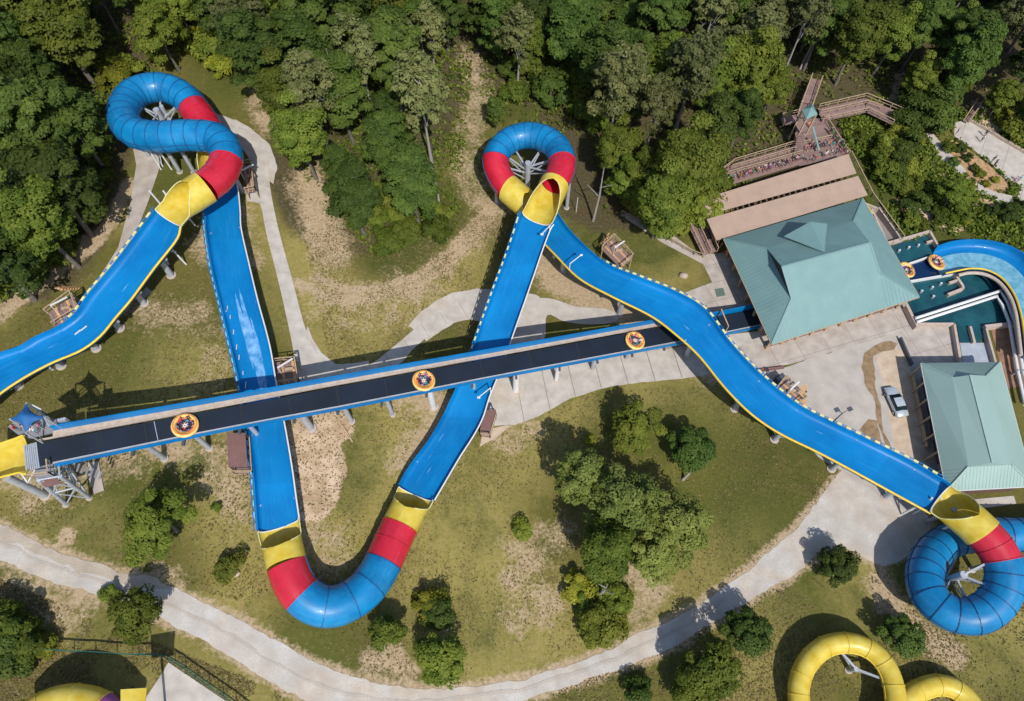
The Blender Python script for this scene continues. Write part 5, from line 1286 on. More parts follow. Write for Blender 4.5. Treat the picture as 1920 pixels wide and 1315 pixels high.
yb_ = empty('yellow_bowl', P(130, 1330, 0)); tag(yb_, 'yellow tube bend with purple section at the lower left corner', 'water slide')
tube_run(yb_, [(40, 1370, 3.6), (75, 1335, 3.6), (120, 1318, 3.6), (165, 1322, 3.6), (190, 1335, 3.6), (215, 1365, 3.6)], radius=1.7, seg=2.6, colours=[(.74, 'yellow'), (1.0, 'purple')], flange_mat='yellow_rail')
post(yb_, P(175, 1310, 3.0), .25)
ysh = empty('sun_shade', P(250, 1300, 0)); tag(ysh, 'square yellow shade panel on a pole at the lower left edge', 'shade')
slab(ysh, [at(226, 1293, 18), at(275, 1290, 18), at(270, 1345, 18), at(226, 1345, 18)], .08, 'yellow', 'panel'); post(ysh, at(246, 1318, 17.9), .12, foot=False)
# green fence
gf = empty('wire_fence', P(160, 1225, 0)); tag(gf, 'dark green wire fence with posts around the lower left enclosure', 'fence')
fp = [(-60, 1212), (20, 1217), (100, 1220), (180, 1224), (262, 1229), (310, 1228), (350, 1252), (395, 1284), (445, 1318), (480, 1345)]
for a, b in zip(fp[:-1], fp[1:]):
    A, B = P(*a, 0), P(*b, 0); mb = MB()
    for k in range(3): q = A.lerp(B, k / 2); mb.tube(q, q + Vector((0, 0, 1.65)), .035, n=6)
    mb.build('fence_post', M['steel_dark'], gf)
    mb = MB()
    for zq in (.1, 1.45, 1.6): mb.bar(A + Vector((0, 0, zq)), B + Vector((0, 0, zq)), .07)
    mb.build('wire_strand', M['green_mesh'], gf)

# ------------------------------------------------------------------ parked car
def car():
    A, B = P(1665.5, 734, 0), P(1687, 781, 0); c = (A + B) / 2; d = (A - B); ang = math.atan2(d.y, d.x)
    r = empty('parked_car', (c.x, c.y, .035), ang); tag(r, 'silver sedan parked on the pale sand strip beside the long building', 'car')
    S = [(-2.30, .50, .78, .78, .62), (-2.22, .36, .86, .88, .80), (-1.7, .30, .90, .98, .90), (-1.0, .28, .92, .98, .91), (0, .28, .92, .95, .91), (.9, .28, .92, .94, .91), (1.5, .28, .90, .90, .88), (2.05, .32, .82, .80, .80), (2.32, .46, .66, .66, .60)]
    rows = []
    for x, zb, hw, zt_, hw2 in S:
        rows.append([Vector((x, -hw * .92, zb)), Vector((x, -hw, (zb + zt_) / 2)), Vector((x, -hw * .97, zt_ - .08)), Vector((x, -hw2 * .86, zt_)), Vector((x, 0, zt_ + .05)), Vector((x, hw2 * .86, zt_)), Vector((x, hw * .97, zt_ - .08)), Vector((x, hw, (zb + zt_) / 2)), Vector((x, hw * .92, zb))])
    mb = MB(); vs = [v for q in rows for v in q]; nc = 9; mb.add(vs, [f[::-1] for f in strip_faces(len(rows), nc)], 0, True); mb.add(vs[:9], [tuple(range(9))]); mb.add(vs[-9:], [tuple(range(8, -1, -1))])
    o = link_mesh('body', mb.mesh('body', M['silver']), r)
    cab = [(-1.55, .96, .80), (-1.0, 1.38, .64), (-.3, 1.44, .66), (.35, 1.40, .64), (1.05, .96, .80)]
    mb = MB()
    for i in (1, 2):
        x0, z0, w0 = cab[i]; x1, z1, w1 = cab[i + 1]; mb.add([(x0, -w0, z0), (x1, -w1, z1), (x1, w1, z1), (x0, w0, z0), (x0, 0, z0 + .04), (x1, 0, z1 + .04)], [(0, 1, 5, 4), (4, 5, 2, 3)], 0, True)
    link_mesh('car_roof', mb.mesh('car_roof', M['silver']), r)
    for nm, i in (('rear_window', 0), ('windscreen', 3)):
        x0, z0, w0 = cab[i]; x1, z1, w1 = cab[i + 1]; mb = MB(); mb.add([(x0, -w0, z0), (x1, -w1, z1), (x1, w1, z1), (x0, w0, z0)], [(0, 1, 2, 3)]); link_mesh(nm, mb.mesh(nm, M['glass']), r)
    for sd in (-1, 1):
        mb = MB(); mb.add([(-1.5, sd * .84, .95), (1.0, sd * .84, .95), (.35, sd * .645, 1.395), (-.3, sd * .665, 1.435), (-1.0, sd * .645, 1.375)], [(0, 1, 2, 3, 4) if sd < 0 else (4, 3, 2, 1, 0)]); link_mesh('side_window', mb.mesh('side_window', M['glass']), r)
        mb = MB(); mb.box((.75, sd * 1.0, 1.0), (.18, .2, .14)); link_mesh('mirror', mb.mesh('mirror', M['silver']), r)
        mb = MB(); mb.box((2.2, sd * .62, .60), (.16, .32, .14)); link_mesh('headlight', mb.mesh('headlight', M['lamp_clear']), r)
        mb = MB(); mb.box((-2.25, sd * .60, .66), (.1, .32, .14)); link_mesh('tail_light', mb.mesh('tail_light', M['lamp_red']), r)
        for x in (-1.45, 1.42):
            w = MB(); w.tube((x, sd * .72, .32), (x, sd * .93, .32), .33, .33, 18); wo = link_mesh('wheel', w.mesh('wheel', M['tyre']), r)
            rm = MB(); rm.tube((x, sd * .90, .32), (x, sd * .945, .32), .2, .2, 12); link_mesh('rim', rm.mesh('rim', M['chrome']), wo)
car()

# ------------------------------------------------------------------ small things on the ground
def rock(x, y, r, label):
    mb = MB(); q = P(x, y, 0); mb.ico((q.x, q.y, q.z + r * .2), r, 2, (1, .8, .5), 0, .12); o = mb.build('rock', M['rock']); tag(o, label, 'rock')
rock(1281, 518, .75, 'round pale boulder in the grass by the station path'); rock(443, 1076, .5, 'pale flat rock beside the small bush left of the U bend'); rock(838, 1180, .3, 'small pale rock below the yellow-green tree')
mb = MB(); a, b = P(641, 797, .1), P(661, 829, .1); mb.tube(a, b, .13, .11, 8); tag(mb.build('timber_pole', M['rail_wood']), 'pale timber pole lying on the grass below the ramp', 'pole')
mb = MB(); q = [V(1340, 542, .12), V(1356, 540, .12), V(1360, 554, .12), V(1344, 557, .12)]; o = slab(None, q, .1, 'drain', 'utility_cover'); tag(o, 'square green-grey cover set in the concrete west of the station', 'cover')
for (x, y, r_, lb) in ((1458, 716, 1.0, 'grey cabinet against the deck beside the gravel yard'), (1332, 625 + 20, .9, 'grey cabinet under the right channel by the ramp')):
    q = P(x, y, .0); mb = MB(); mb.box(q + Vector((0, 0, .7)), (1.3, .9, 1.4), .5); mb.box(q + Vector((0, 0, 1.43)), (1.4, 1.0, .08), .5); tag(mb.build('equipment_cabinet', M['steel_dark']), lb, 'cabinet')
tag((lambda mb: (mb.bar(V(1622, 384, 2.9), V(1634, 402, 2.9), .5, .3), mb.build('yellow_barrier', M['yellow_rail']))[1])(MB()), 'yellow padded barrier at the corner of the teal roof', 'barrier')
pf = empty('curb_wall', P(1850, 250, 0)); tag(pf, 'low stone retaining wall following the upper edge of the wide walkway', 'wall')
for a, b in (((1816, 224), (1850, 243)), ((1850, 243), (1880, 262)), ((1880, 262), (1925, 288))):
    mb = MB(); mb.bar(P(*a, .25), P(*b, .25), .4, .6); mb.build('wall_section', M['rock'], pf)
fb = empty('foot_bridge', P(1830, 205, 0)); tag(fb, 'narrow railed wooden footbridge above the end of the wide walkway', 'bridge')
longb = [P(1806, 226, .6), P(1816, 230, .6), P(1838, 196, .9), P(1828, 192, .9)]
for j in range(12): slab(fb, [longb[0].lerp(longb[3], j / 12), longb[1].lerp(longb[2], j / 12), longb[1].lerp(longb[2], (j + .9) / 12), longb[0].lerp(longb[3], (j + .9) / 12)], .07, 'wood', 'deck_board')
railing(fb, [longb[0], longb[3]]); railing(fb, [longb[1], longb[2]])

# ------------------------------------------------------------------ trees
def quads_mesh(name, cen, nrm, size, tone, m, asp=.62):
    n = len(cen); nrm = nrm / np.linalg.norm(nrm, axis=1)[:, None]
    rnd = rng.normal(size=(n, 3)); t = np.cross(nrm, rnd); t /= np.linalg.norm(t, axis=1)[:, None] + 1e-9; b = np.cross(nrm, t)
    s = size[:, None]
    # each leaf spray is a folded pair of triangles round its midrib
    v0 = cen - t * s; v1 = cen - b * s * asp + nrm * s * .15; v2 = cen + t * s * 1.05; v3 = cen + b * s * asp + nrm * s * .15
    V_ = np.stack([v0, v1, v2, v3], 1).reshape(-1, 3)
    me = bpy.data.meshes.new(name); me.vertices.add(4 * n); me.vertices.foreach_set('co', V_.ravel())
    idx = np.arange(4 * n, dtype=np.int32)
    me.loops.add(4 * n); me.loops.foreach_set('vertex_index', idx); me.polygons.add(n); me.polygons.foreach_set('loop_start', np.arange(0, 4 * n, 4, dtype=np.int32))
    me.update(); me.validate()
    me.attributes.new('tone', 'FLOAT', 'POINT').data.foreach_set('value', np.repeat(tone, 4).astype(np.float32))
    me.materials.append(m); return me
def crown_mesh(name, R_, H_, nclump, per, m, leaf=.34, clump=1.25, lower=-.75, sparse=False, seed=1):
    """crown of leaf sprays gathered in clumps over an uneven ellipsoid; z is measured from the crown centre"""
    leaf *= .74; per = int(per * 1.6)
    g = np.random.default_rng(seed); cs = []; ns = []; sz = []; tn = []; hubs = []
    lob = g.normal(size=(5, 3)); lob /= np.linalg.norm(lob, axis=1)[:, None]
    for i in range(nclump):
        d = g.normal(size=3); d /= np.linalg.norm(d)
        if d[2] < lower: d[2] = -d[2] * .6
        k = .92 + .55 * max(0, (lob @ d).max() - .62) - .22 * g.random()
        rr = (g.uniform(.80, 1.0) if g.random() < .72 else g.uniform(.25, .8)) * k
        c = np.array([d[0] * R_, d[1] * R_, d[2] * H_]) * rr; hubs.append(c)
        cr = clump * g.uniform(.45, 1.25); tone0 = g.uniform(0, 1)
        q = g.normal(size=(per, 3)); q /= np.linalg.norm(q, axis=1)[:, None]
        q[:, 2] = np.where(q[:, 2] < -.25, -q[:, 2], q[:, 2])
        rad_ = cr * g.uniform(.35, 1.0, size=(per, 1)) ** .55
        cs.append(c + q * rad_ * np.array([1, 1, .62])); nn = q + d * .5 + np.array([0, 0, .75]) + g.normal(size=(per, 3)) * .55; ns.append(nn)
        sz.append(leaf * g.uniform(.6, 1.25, per)); tn.append(np.clip(tone0 * .65 + g.uniform(0, .35, per) + .12 * q[:, 2], 0, 1))
    return quads_mesh(name, np.concatenate(cs), np.concatenate(ns), np.concatenate(sz), np.concatenate(tn), m), hubs
def trunk_mesh(name, h, r, hubs, cz, m, nl=9, bend=.4, seed=1):
    g = random.Random(seed); mb = MB(); pts = []; 
    bx, by = g.uniform(-bend, bend), g.uniform(-bend, bend)
    for k in range(6):
        t = k / 5; pts.append(Vector((bx * math.sin(t * 2.2), by * math.sin(t * 2.6), t * (cz + h * .18) - .3)))
    mb.path(pts, [r * (1.25 if k == 0 else 1 - .14 * k) for k in range(6)], 9)
    hs = sorted(hubs, key=lambda _: g.random())[:nl]
    for hb in hs:
        s_ = g.uniform(.45, .95); base = pts[0].lerp(pts[-1], s_); tip = Vector((hb[0] * .85, hb[1] * .85, cz + hb[2] * .85)); mid = base.lerp(tip, .5) + Vector((0, 0, -.3))
        mb.path([base, mid, tip], [r * .38, r * .24, r * .07], 6)
        for _ in range(2):
            e = mid.lerp(tip, g.uniform(.2, .7)); mb.path([e, e + Vector((g.uniform(-1.2, 1.2), g.uniform(-1.2, 1.2), g.uniform(.2, 1.2)))], [r * .12, r * .03], 5)
    return mb.mesh(name, m)
# kinds: crown half width, half height, clumps, sprays per clump, leaf material, spray size, clump size, crown centre height, trunk radius
kinds = {
 'oak_a': (4.6, 6.6, 92, 120, 'dark', .36, 1.45, 10.5, .34, 'bark'), 'oak_b': (4.3, 7.2, 96, 115, 'mid', .34, 1.4, 11.0, .32, 'bark'), 'oak_c': (5.0, 6.0, 96, 120, 'mid', .36, 1.5, 9.5, .36, 'bark'),
 'grove': (4.8, 5.6, 84, 72, 'grove', .34, 1.3, 9.0, .34, 'bark'), 'oak_d': (3.8, 6.8, 82, 115, 'dark', .34, 1.4, 10.5, .30, 'bark'),
 'pale_a': (4.2, 6.8, 70, 60, 'olive', .34, 1.25, 14.0, .30, 'bark_pale'), 'pale_b': (3.8, 6.0, 56, 50, 'olive', .33, 1.2, 13.0, .28, 'bark_pale'),
 'round': (3.6, 3.0, 52, 110, 'bright', .30, 1.15, 4.2, .20, 'bark'), 'round_m': (3.4, 3.1, 52, 110, 'mid', .30, 1.15, 4.3, .20, 'bark'), 'round_d': (3.2, 3.2, 52, 110, 'dark', .30, 1.1, 4.2, .2, 'bark'),
 'bush': (1.7, 1.25, 22, 90, 'bright', .22, .75, 1.2, .07, 'bark'), 'bush_m': (1.7, 1.25, 22, 90, 'mid', .22, .75, 1.2, .07, 'bark'), 'bush_y': (1.8, 1.3, 22, 85, 'yellow', .22, .8, 1.3, .07, 'bark'), 'bush_d': (1.6, 1.5, 22, 90, 'dark', .22, .75, 1.4, .08, 'bark'),
}
lib = {}
for i, (k, (a, b, nc, per, lm, lf, cl, cz, tr, bk)) in enumerate(kinds.items()):
    crown, hubs = crown_mesh('crown', a, b, nc, per, L[lm], lf, cl, seed=11 + i)
    lib[k] = (crown, trunk_mesh('trunk', b * 2, tr, hubs, cz, M[bk], nl=(9 if cz > 6 else 4), seed=i), cz)
def plant(kind, x, y, s, label, group=None, name=None, rz=None, sz=None, z=None, lean=0.0):
    crown, trunk, cz = lib[kind]; bush = kind.startswith('bush')
    o = empty(name or ('shrub' if bush else 'tree'), (x, y, gz(x, y) if z is None else z), random.uniform(0, 6.28) if rz is None else rz)
    o.scale = (s * random.uniform(.93, 1.07), s * random.uniform(.93, 1.07), (sz or s) * random.uniform(.95, 1.05)); o.rotation_euler[0] = lean
    tag(o, label, 'shrub' if bush else 'tree', group)
    t = link_mesh('stem' if bush else 'trunk', trunk, o); c = link_mesh('foliage' if bush else 'crown', crown, o, (0, 0, cz)); return o
def plant_px(kind, px, py, s, label, group=None, sz=None, **kw):
    """px, py: where the middle of the crown is seen"""
    q = P(px, py, lib[kind][2] * (sz or s)); return plant(kind, q.x, q.y, s, label, group, sz=sz, **kw)
single = [
 ('round', 300, 980, 1.0, 'bright green spreading tree on the grass left of the U bend'), ('bush', 430, 1062, .95, 'small bright bush beside a pale rock left of the U bend'), ('round_m', 256, 1150, .74, 'green tree overhanging the lower left gravel road'),
 ('round_m', 724, 1186, .58, 'grey-green tree against the lower edge of the U bend tube'), ('bush_y', 808, 1132, 1.25, 'yellow-green tree right of the U bend'), ('round_d', 822, 1150, .55, 'dark tree just behind the yellow-green one right of the U bend'), ('round_m', 826, 1238, .82, 'broad green tree at the road edge below the yellow-green tree'), ('bush', 977, 992, .78, 'small lone bright bush in the middle of the lawn'),
 ('round', 1196, 802, 1.0, 'rounded green tree just below the service path on the central lawn'), ('round_d', 1300, 842, .85, 'dark green tree with a leaning pale trunk on the central lawn'),
 ('bush', 1128, 1170, 1.6, 'bright yellow-green shrub mass beside the road below the tall trees'), ('bush_y', 1086, 1100, 1.1, 'yellow-green shrub left of the tall tree trunk'), ('bush', 1150, 1125, 1.2, 'bright shrub at the foot of the tall tree trunk'), ('bush_m', 1100, 1135, 1.1, 'green shrub between the yellow-green one and the road'),
 ('round_d', 1402, 1183, .80, 'dark round tree touching the shadowed road at lower right'), ('round_m', 1332, 1258, 1.0, 'green tree at the bottom edge below the road shadow'), ('round_m', 1290, 1300, .6, 'smaller green tree at the bottom edge left of its larger neighbour'), ('round_d', 1571, 1057, .68, 'dark round tree at the inner corner of the gravel road'), ('round_d', 1694, 1190, .66, 'dark round tree between the yellow loop and the blue spiral'),
 ('bush_d', 1195, 1296, 1.0, 'small dark bush at the bottom edge beside the road'), ('bush_m', 14, 1180, 1.9, 'wide green bush at the left edge above the wire fence'), ('bush_m', 48, 1204, 1.5, 'green bush between the wide one and the yellowish one by the fence'), ('bush_d', 20, 1222, 1.4, 'dark bush at the left end of the wire fence'), ('bush_y', 78, 1208, .8, 'small yellowish bush against the wire fence'), ('bush_m', 205, 1110, .6, 'little green bush on the roadside at lower left'), ('bush_m', 222, 1122, .4, 'tiny bush near the overhanging tree'),
 ('bush_y', 1106, 826, .45, 'tiny yellow-green sapling above the tall trees'), ('bush_m', 404, 952, .35, 'tiny weed clump right of the spreading tree'),
]
for k, x, y, s, lb in single: plant_px(k, x, y, s, lb)
# tall grove on the central lawn
for k, x, y, s, sz, lb in (('grove', 1095, 900, .72, .80, 'tall green tree at the upper left of the central grove'), ('grove', 1165, 945, .85, .95, 'tallest green tree in the middle of the central grove'), ('grove', 1262, 990, .85, .85, 'broad green tree on the right side of the central grove'), ('oak_b', 1140, 1035, .72, .70, 'tall green tree at the lower left of the central grove'), ('grove', 1225, 1045, .62, .60, 'thin olive tree at the lower right of the central grove')):
    plant_px(k, x, y, s, lb, sz=sz)
# forest polygons on the survey plan, as crown middles
regions = [
 ([(-110, -130), (310, -130), (330, 10), (290, 70), (195, 90), (150, 190), (145, 270), (112, 340), (90, 395), (35, 440), (-110, 520)], 5.2, 'the wood by the upper left loop', ['oak_a', 'oak_b', 'oak_c', 'oak_d', 'oak_a', 'oak_c'], 1.0),
 ([(370, -130), (860, -130), (850, 60), (790, 110), (700, 130), (640, 200), (560, 190), (500, 150), (440, 60), (390, 20)], 5.1, 'the wood between the two upper loops', ['oak_b', 'oak_c', 'oak_a', 'oak_d', 'pale_a'], 1.0),
 ([(525, 150), (600, 160), (650, 250), (675, 330), (665, 385), (645, 370), (600, 300), (545, 250)], 5.0, 'the belt beside the curved path', ['oak_b', 'oak_d', 'oak_a'], .9),
 ([(690, 200), (760, 230), (790, 300), (800, 370), (770, 385), (720, 300)], 5.6, 'the belt by the central loop', ['oak_d', 'oak_a', 'oak_b'], .85),
 ([(900, -130), (1960, -130), (1980, 130), (1880, 120), (1780, 150), (1620, 130), (1560, 110), (1500, 40), (1400, 60), (1250, 50), (1120, 60), (1050, 90), (960, 80), (900, 20)], 5.3, 'the wood along the top edge', ['oak_a', 'oak_d', 'oak_a', 'oak_b', 'oak_a', 'pale_b', 'oak_d'], 1.0),  # mostly dark-leaved kinds: the slope's shade is put into the leaf colour
 ([(1110, 100), (1200, 110), (1240, 200), (1220, 300), (1170, 340), (1120, 250)], 5.8, 'the grove right of the central loop', ['oak_b', 'pale_a', 'oak_d'], .95),
 ([(1250, 90), (1400, 90), (1460, 170), (1430, 240), (1330, 290), (1300, 380), (1240, 360), (1260, 220)], 5.2, 'the wood behind the boardwalk', ['oak_b', 'oak_c', 'oak_a', 'oak_d'], .95),
 ([(1760, 150), (1930, 130), (1990, 200), (1880, 190), (1800, 180)], 6.0, 'the wood above the wide walkway', ['oak_b', 'oak_c'], .8),
]
placed = []
clear = [(1820, 300, 22), (1845, 335, 18), (1870, 345, 18), (1858, 385, 10), (290, 205, 114), (1770, 300, 16), (1790, 320, 14), (1850, 365, 14), (1880, 375, 16), (300, 200, 96), (1800, 305, 40), (1865, 350, 30), (1785, 280, 26), (250, 200, 40), (380, 270, 70), (990, 290, 88), (1480, 290, 40), (1440, 300, 40), (1400, 330, 40), (1400, 370, 60), (1560, 320, 60), (1520, 210, 34), (1525, 165, 22), (1570, 205, 26), (1615, 200, 26), (1650, 210, 26), (1560, 250, 34), (1830, 265, 34), (1870, 295, 40), (1905, 330, 46), (1800, 250, 28), (1330, 440, 30), (1640, 400, 40), (1460, 235, 20), (1820, 205, 18), (440, 230, 26), (480, 270, 24)]
def is_clear(k, q, s, sz):
    w = kinds[k][0] * s; cz = lib[k][2] * sz
    px, py = survey_inverse(q.x, q.y, gz(q.x, q.y) + cz); rp = w * 11.5
    bx, by = survey_inverse(q.x, q.y, gz(q.x, q.y))
    for a, b, c in clear:
        if (bx - a) ** 2 + (by - b) ** 2 < (c + 14) ** 2: return False
        if (px - a) ** 2 + ((py - b) / 1.1) ** 2 < (rp * .85 + c) ** 2: return False
    return True
# exact neighbours of the photograph first
feature = [('pale_a', 790, 170, 1.0, 1.1, 'tall pale olive tree with a long bare grey trunk left of the brown clearing'), ('pale_a', 1160, 150, 1.1, 1.15, 'tall pale olive tree with bare branches right of the central loop'), ('pale_b', 1420, 60, 1.2, 1.15, 'sparse olive tree with white branches near the top edge'),
 ('pale_b', 970, 60, .9, 1.0, 'sparse pale tree right of the brown clearing at the top edge'), ('pale_a', 1300, 120, 1.1, 1.05, 'large olive crown behind the boardwalk wood'), ('oak_c', 1205, 330, .75, .75, 'bright rounded tree just above the retaining wall'), ('oak_d', 930, 205, .45, .45, 'small dark round tree standing in the brown clearing'),
 ('oak_b', 100, 40, 1.2, 1.05, 'large sunlit crown at the top left corner'), ('oak_c', 300, 62, .75, .75, 'bushy tree just above the upper left loop'), ('oak_c', 1180, 340, .7, .6, 'green tree leaning over the grass left of the retaining wall'), ('oak_c', 1792, 362, .52, .42, 'leafy tree beside the flower bed of the walkway')]
for k, x, y, s, sz, lb in feature:
    q = P(x, y, lib[k][2] * sz); placed.append((q.x, q.y)); plant(k, q.x, q.y, s, lb, sz=sz)
total = 0
for poly, sp, wh, ks, s0 in regions:
    xs = [p[0] for p in poly]; ys_ = [p[1] for p in poly]; tries = 0
    word = {'oak_a': 'dark green tree', 'oak_b': 'tall mid green tree', 'oak_c': 'wide green tree', 'oak_d': 'narrow dark green tree', 'pale_a': 'pale olive tree', 'pale_b': 'sparse olive tree'}
    while tries < 900:
        tries += 1; x, y = random.uniform(min(xs), max(xs)), random.uniform(min(ys_), max(ys_))
        if not inside(poly, x, y): continue
        k = random.choice(ks); s = s0 * random.uniform(.62, 1.12); q = P(x, y, lib[k][2] * s)
        if any((q.x - a) ** 2 + (q.y - b) ** 2 < (sp * random.uniform(.85, 1.1)) ** 2 for a, b in placed): continue
        if not is_clear(k, q, s, s): continue
        placed.append((q.x, q.y)); total += 1
        fx, fy = (x - min(xs)) / (max(xs) - min(xs)), (y - min(ys_)) / (max(ys_) - min(ys_))
        zone = ('upper ' if fy < .36 else 'middle ' if fy < .68 else 'lower ') + ('left' if fx < .34 else 'centre' if fx < .67 else 'right')
        plant(k, q.x, q.y, s, word[k] + ', ' + zone + ' of ' + wh, 'trees of ' + wh, sz=s * random.uniform(.92, 1.12))
print('forest trees', total)
# bare dead trunks
def snag(x, y, h, dx, dy, label):
    b = P(x, y, 0); mb = MB(); t = b + Vector((dx, dy, h)); mb.path([b, b.lerp(t, .5) + Vector((.2, 0, 0)), t], [.22, .16, .07], 8)
    for f in (.5, .65, .8): q = b.lerp(t, f); mb.path([q, q + Vector((random.uniform(-2, 2), random.uniform(-1, 1), 1.6))], [.08, .03], 5)
    tag(mb.build('dead_tree', M['bark_pale']), label, 'tree')
snag(826, 400, 10, -.5, .8, 'bare grey trunk standing at the foot of the belt left of the central loop'); snag(1112, 415, 12, .4, .5, 'bare forked grey trunk right of the central loop')
snag(1500, 130, 12, 2.5, 5, 'long bare leaning trunk above the stair tower'); snag(1280, 900, 3.2, .9, 1.0, 'short pale leaning trunk below the dark tree on the central lawn'); snag(1120, 1118, 7, .4, .2, 'bare pale trunk at the foot of the central grove'); snag(640, 210, 12, .3, .2, 'bare grey trunk in the tree belt beside the curved path')
# shrubs along wood edges
sh_regions = [
 ([(1570, 215), (1690, 240), (1715, 250), (1728, 330), (1718, 400), (1710, 425), (1690, 430), (1650, 390), (1620, 320), (1590, 270)], 2.7, 'on the slope east of the boardwalk', ['bush', 'bush_m', 'bush_d', 'bush_m', 'bush_y'], (.6, 1.45), 75),
 ([(1700, 425), (1760, 410), (1900, 392), (1940, 410), (1935, 432), (1860, 424), (1780, 425)], 2.6, 'above the splash chute', ['bush_m', 'bush', 'bush_y'], (.4, .85), 22),
 ([(1640, 190), (1790, 160), (1780, 230), (1700, 235)], 3.0, 'between the boardwalk and the walkway', ['bush_m', 'bush', 'bush_d'], (1.6, 2.6), 22),
 ([(1850, 210), (1930, 200), (1930, 270), (1890, 255)], 2.8, 'above the wide walkway', ['bush', 'bush_y'], (1.4, 2.2), 12),
 ([(330, 30), (400, 60), (420, 120), (380, 140), (350, 110)], 3.0, 'in the light gap above the upper left loop', ['bush_y', 'bush'], (1.2, 2.0), 14),
 ([(190, 115), (240, 115), (250, 140), (205, 160)], 2.6, 'against the top of the upper left loop', ['bush_y', 'bush'], (1.2, 1.8), 10),
 ([(640, 330), (700, 360), (820, 390), (830, 430), (740, 470), (690, 440)], 3.4, 'below the tree belt left of the central loop', ['bush_m', 'bush', 'bush_m'], (.8, 1.5), 14),
 ([(0, 440), (120, 400), (150, 440), (60, 520), (0, 545)], 3.0, 'along the lower edge of the left wood', ['bush_m', 'bush'], (1.2, 2.0), 20),
 ([(940, 110), (1110, 100), (1120, 220), (1080, 230), (960, 190)], 3.4, 'in the clearing above the central loop', ['bush_d', 'bush_m', 'bush_m'], (1.3, 2.2), 26),
 ([(1200, 380), (1300, 400), (1290, 440), (1240, 420)], 2.6, 'against the retaining wall', ['bush_m', 'bush'], (1.2, 2.0), 12),
 ([(1290, 300), (1340, 320), (1330, 400), (1300, 400)], 2.6, 'at the west end of the boardwalk', ['bush_m', 'bush'], (1.5, 2.4), 12),
 ([(190, 300), (230, 310), (200, 400), (160, 440)], 3.2, 'beside the left wheel track', ['bush_m', 'bush'], (.7, 1.2), 8),
 ([(1775, 270), (1800, 275), (1830, 320), (1790, 318)], 2.0, 'in the upper flower bed', ['bush_d', 'bush_m'], (.4, .8), 7),
 ([(1835, 325), (1880, 340), (1875, 352), (1840, 345)], 2.0, 'in the lower flower bed', ['bush_m', 'bush_y'], (.3, .55), 6),
 ([(1745, 395), (1920, 385), (1930, 410), (1760, 420)], 2.6, 'below the flower beds', ['bush_m', 'bush_d'], (.6, 1.0), 12),
]
wordb = {'bush': 'bright green leafy shrub', 'bush_m': 'mid green shrub', 'bush_y': 'yellow-green shrub', 'bush_d': 'dark green shrub'}
for poly, sp, wh, ks, (s0, s1), mx in sh_regions:
    xs = [p[0] for p in poly]; ys_ = [p[1] for p in poly]; got = []; tries = 0
    while tries < 500 and len(got) < mx:
        tries += 1; x, y = random.uniform(min(xs), max(xs)), random.uniform(min(ys_), max(ys_))
        if not inside(poly, x, y): continue
        k = random.choice(ks); s = random.uniform(s0, s1); q = P(x, y, 1.0 * s)
        if any((q.x - a) ** 2 + (q.y - b) ** 2 < sp * sp for a, b in got): continue
        if not is_clear(k, q, s, s) and 'flower' not in wh and 'top of' not in wh and 'west end' not in wh: continue
        got.append((q.x, q.y)); plant(k, q.x, q.y, s, wordb[k] + ' ' + wh, 'shrubs ' + wh)

# ------------------------------------------------------------------ undergrowth and grass tufts (uncountable)
def on_paving(x, y):
    for poly, x0, x1, y0, y1 in paved:
        if x0 < x < x1 and y0 < y < y1 and inside(poly, x, y): return True
    return False
def scatter(name, polys, n, size, m, zr, label, up=.9, flat=1.0):
    cs = []
    per = n // len(polys)
    for poly in polys:
        W = [P(x, y, 0) for x, y in poly]; w2 = [(p.x, p.y) for p in W]; xs = [p[0] for p in w2]; ys_ = [p[1] for p in w2]
        c = 0; tries = 0
        while c < per and tries < per * 6:
            tries += 1; x, y = random.uniform(min(xs), max(xs)), random.uniform(min(ys_), max(ys_))
            if not inside(w2, x, y): continue
            if on_paving(x, y): continue
            if mnoise.noise(Vector((x * .13, y * .13, 1.7))) + mnoise.noise(Vector((x * .5, y * .5, 4.7))) * .7 < random.uniform(-.5, .45): continue
            cs.append((x, y, gz(x, y) + random.uniform(*zr))); c += 1
    cs = np.array(cs); k = len(cs); nn = rng.normal(size=(k, 3)) * flat; nn[:, 2] = abs(nn[:, 2]) * .3 + up
    me = quads_mesh(name, cs, nn, rng.uniform(size[0], size[1], k), rng.uniform(0, 1, k), m)
    tag(link_mesh(name, me), label, None, None, 'stuff')
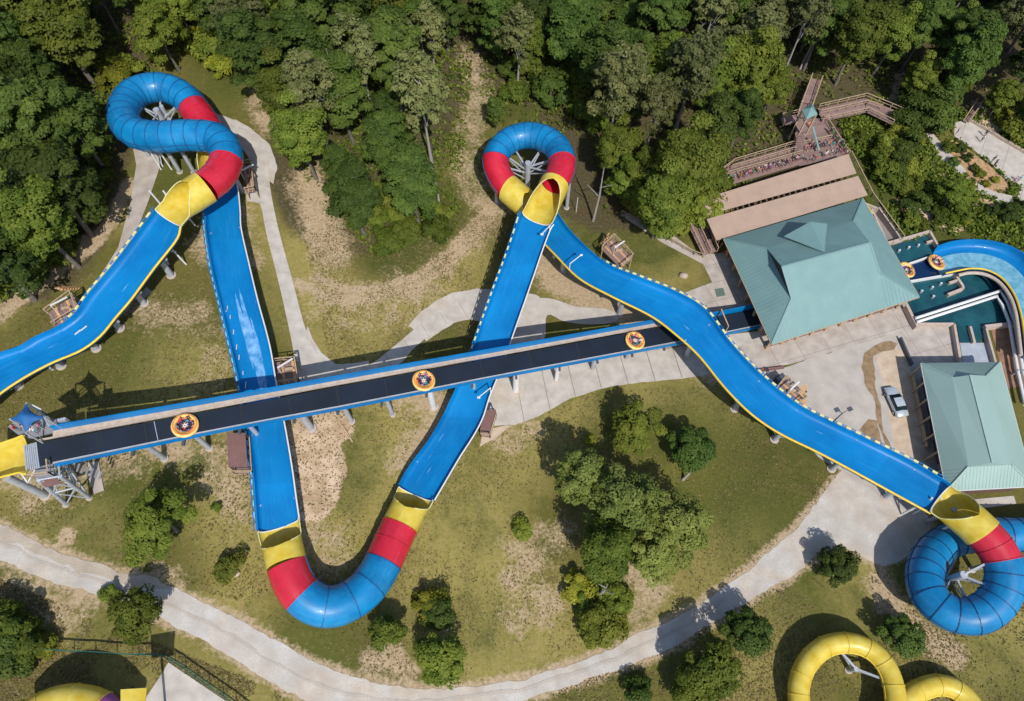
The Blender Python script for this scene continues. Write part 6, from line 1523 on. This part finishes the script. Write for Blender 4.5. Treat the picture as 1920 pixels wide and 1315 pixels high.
woods = [[(-120, -60), (340, -60), (340, 140), (200, 300), (150, 470), (-120, 600)], [(380, -60), (900, -60), (860, 430), (700, 480), (560, 330)], [(900, -60), (1980, -60), (1980, 240), (1560, 200), (1500, 260), (1300, 440), (1130, 400), (1080, 250), (900, 240)], [(1560, 210), (1960, 200), (1960, 480), (1760, 440), (1690, 460), (1610, 330)]]
scatter('undergrowth', woods, 52000, (.18, .42), L['mid'], (.05, .8), 'low leafy undergrowth on the floor of the woods')
lawn = [[(-60, 600), (480, 500), (500, 1150), (300, 1080), (-60, 950)], [(520, 730), (1560, 700), (1580, 900), (1400, 1070), (1000, 1260), (700, 1270), (480, 1150)], [(540, 300), (1000, 420), (1000, 640), (620, 690)], [(-60, 1060), (560, 1310), (500, 1380), (-60, 1380)], [(1000, 1320), (1520, 1070), (1940, 1060), (1940, 1400), (1000, 1400)]]
M['weed'] = leaf_mat('dry_weed_leaves', (.17, .145, .055), (.33, .265, .125))
M['grassy'] = leaf_mat('lawn_weed_leaves', (.115, .12, .032), (.19, .175, .055))
scatter('grass_tufts', lawn, 60000, (.07, .17), M['weed'], (.0, .04), 'dry grass tufts over the lawns', up=1.6)
scatter('weed_leaves', lawn, 15000, (.08, .22), M['grassy'], (.0, .04), 'green weeds over the lawns', up=1.6)

# ------------------------------------------------------------------ tell look-alikes apart by their order in view
def order_words(objs_key='label'):
    groups = {}
    for o in bpy.data.objects:
        if o.parent is None and o.get('label') and o.get('category'): groups.setdefault(o['label'], []).append(o)
    nth = ['leftmost', 'second from left', 'third from left', 'fourth from left', 'fifth from left', 'sixth from left', 'seventh from left', 'eighth from left', 'ninth from left', 'tenth from left']
    for lb, os_ in groups.items():
        if len(os_) < 2: continue
        os_.sort(key=lambda o: survey_inverse(o.location.x, o.location.y, o.location.z)[0])
        n = len(os_)
        for i, o in enumerate(os_):
            w = nth[i] if i < min(10, (n + 1) // 2 + 3) and i < n - 1 else ('rightmost' if i == n - 1 else (nth[n - 1 - i].replace('left', 'right') if n - 1 - i < 10 else None))
            if w:
                short = lb.replace(' broadleaf', '').replace('the wood by the upper left loop', 'the left wood').replace('the wood between the two upper loops', 'the wood between loops').replace('the belt beside the curved path', 'the curved path belt')
                o['label'] = (lb if len((lb + ' ' + w).split()) <= 16 else short) + ', ' + w
order_words()
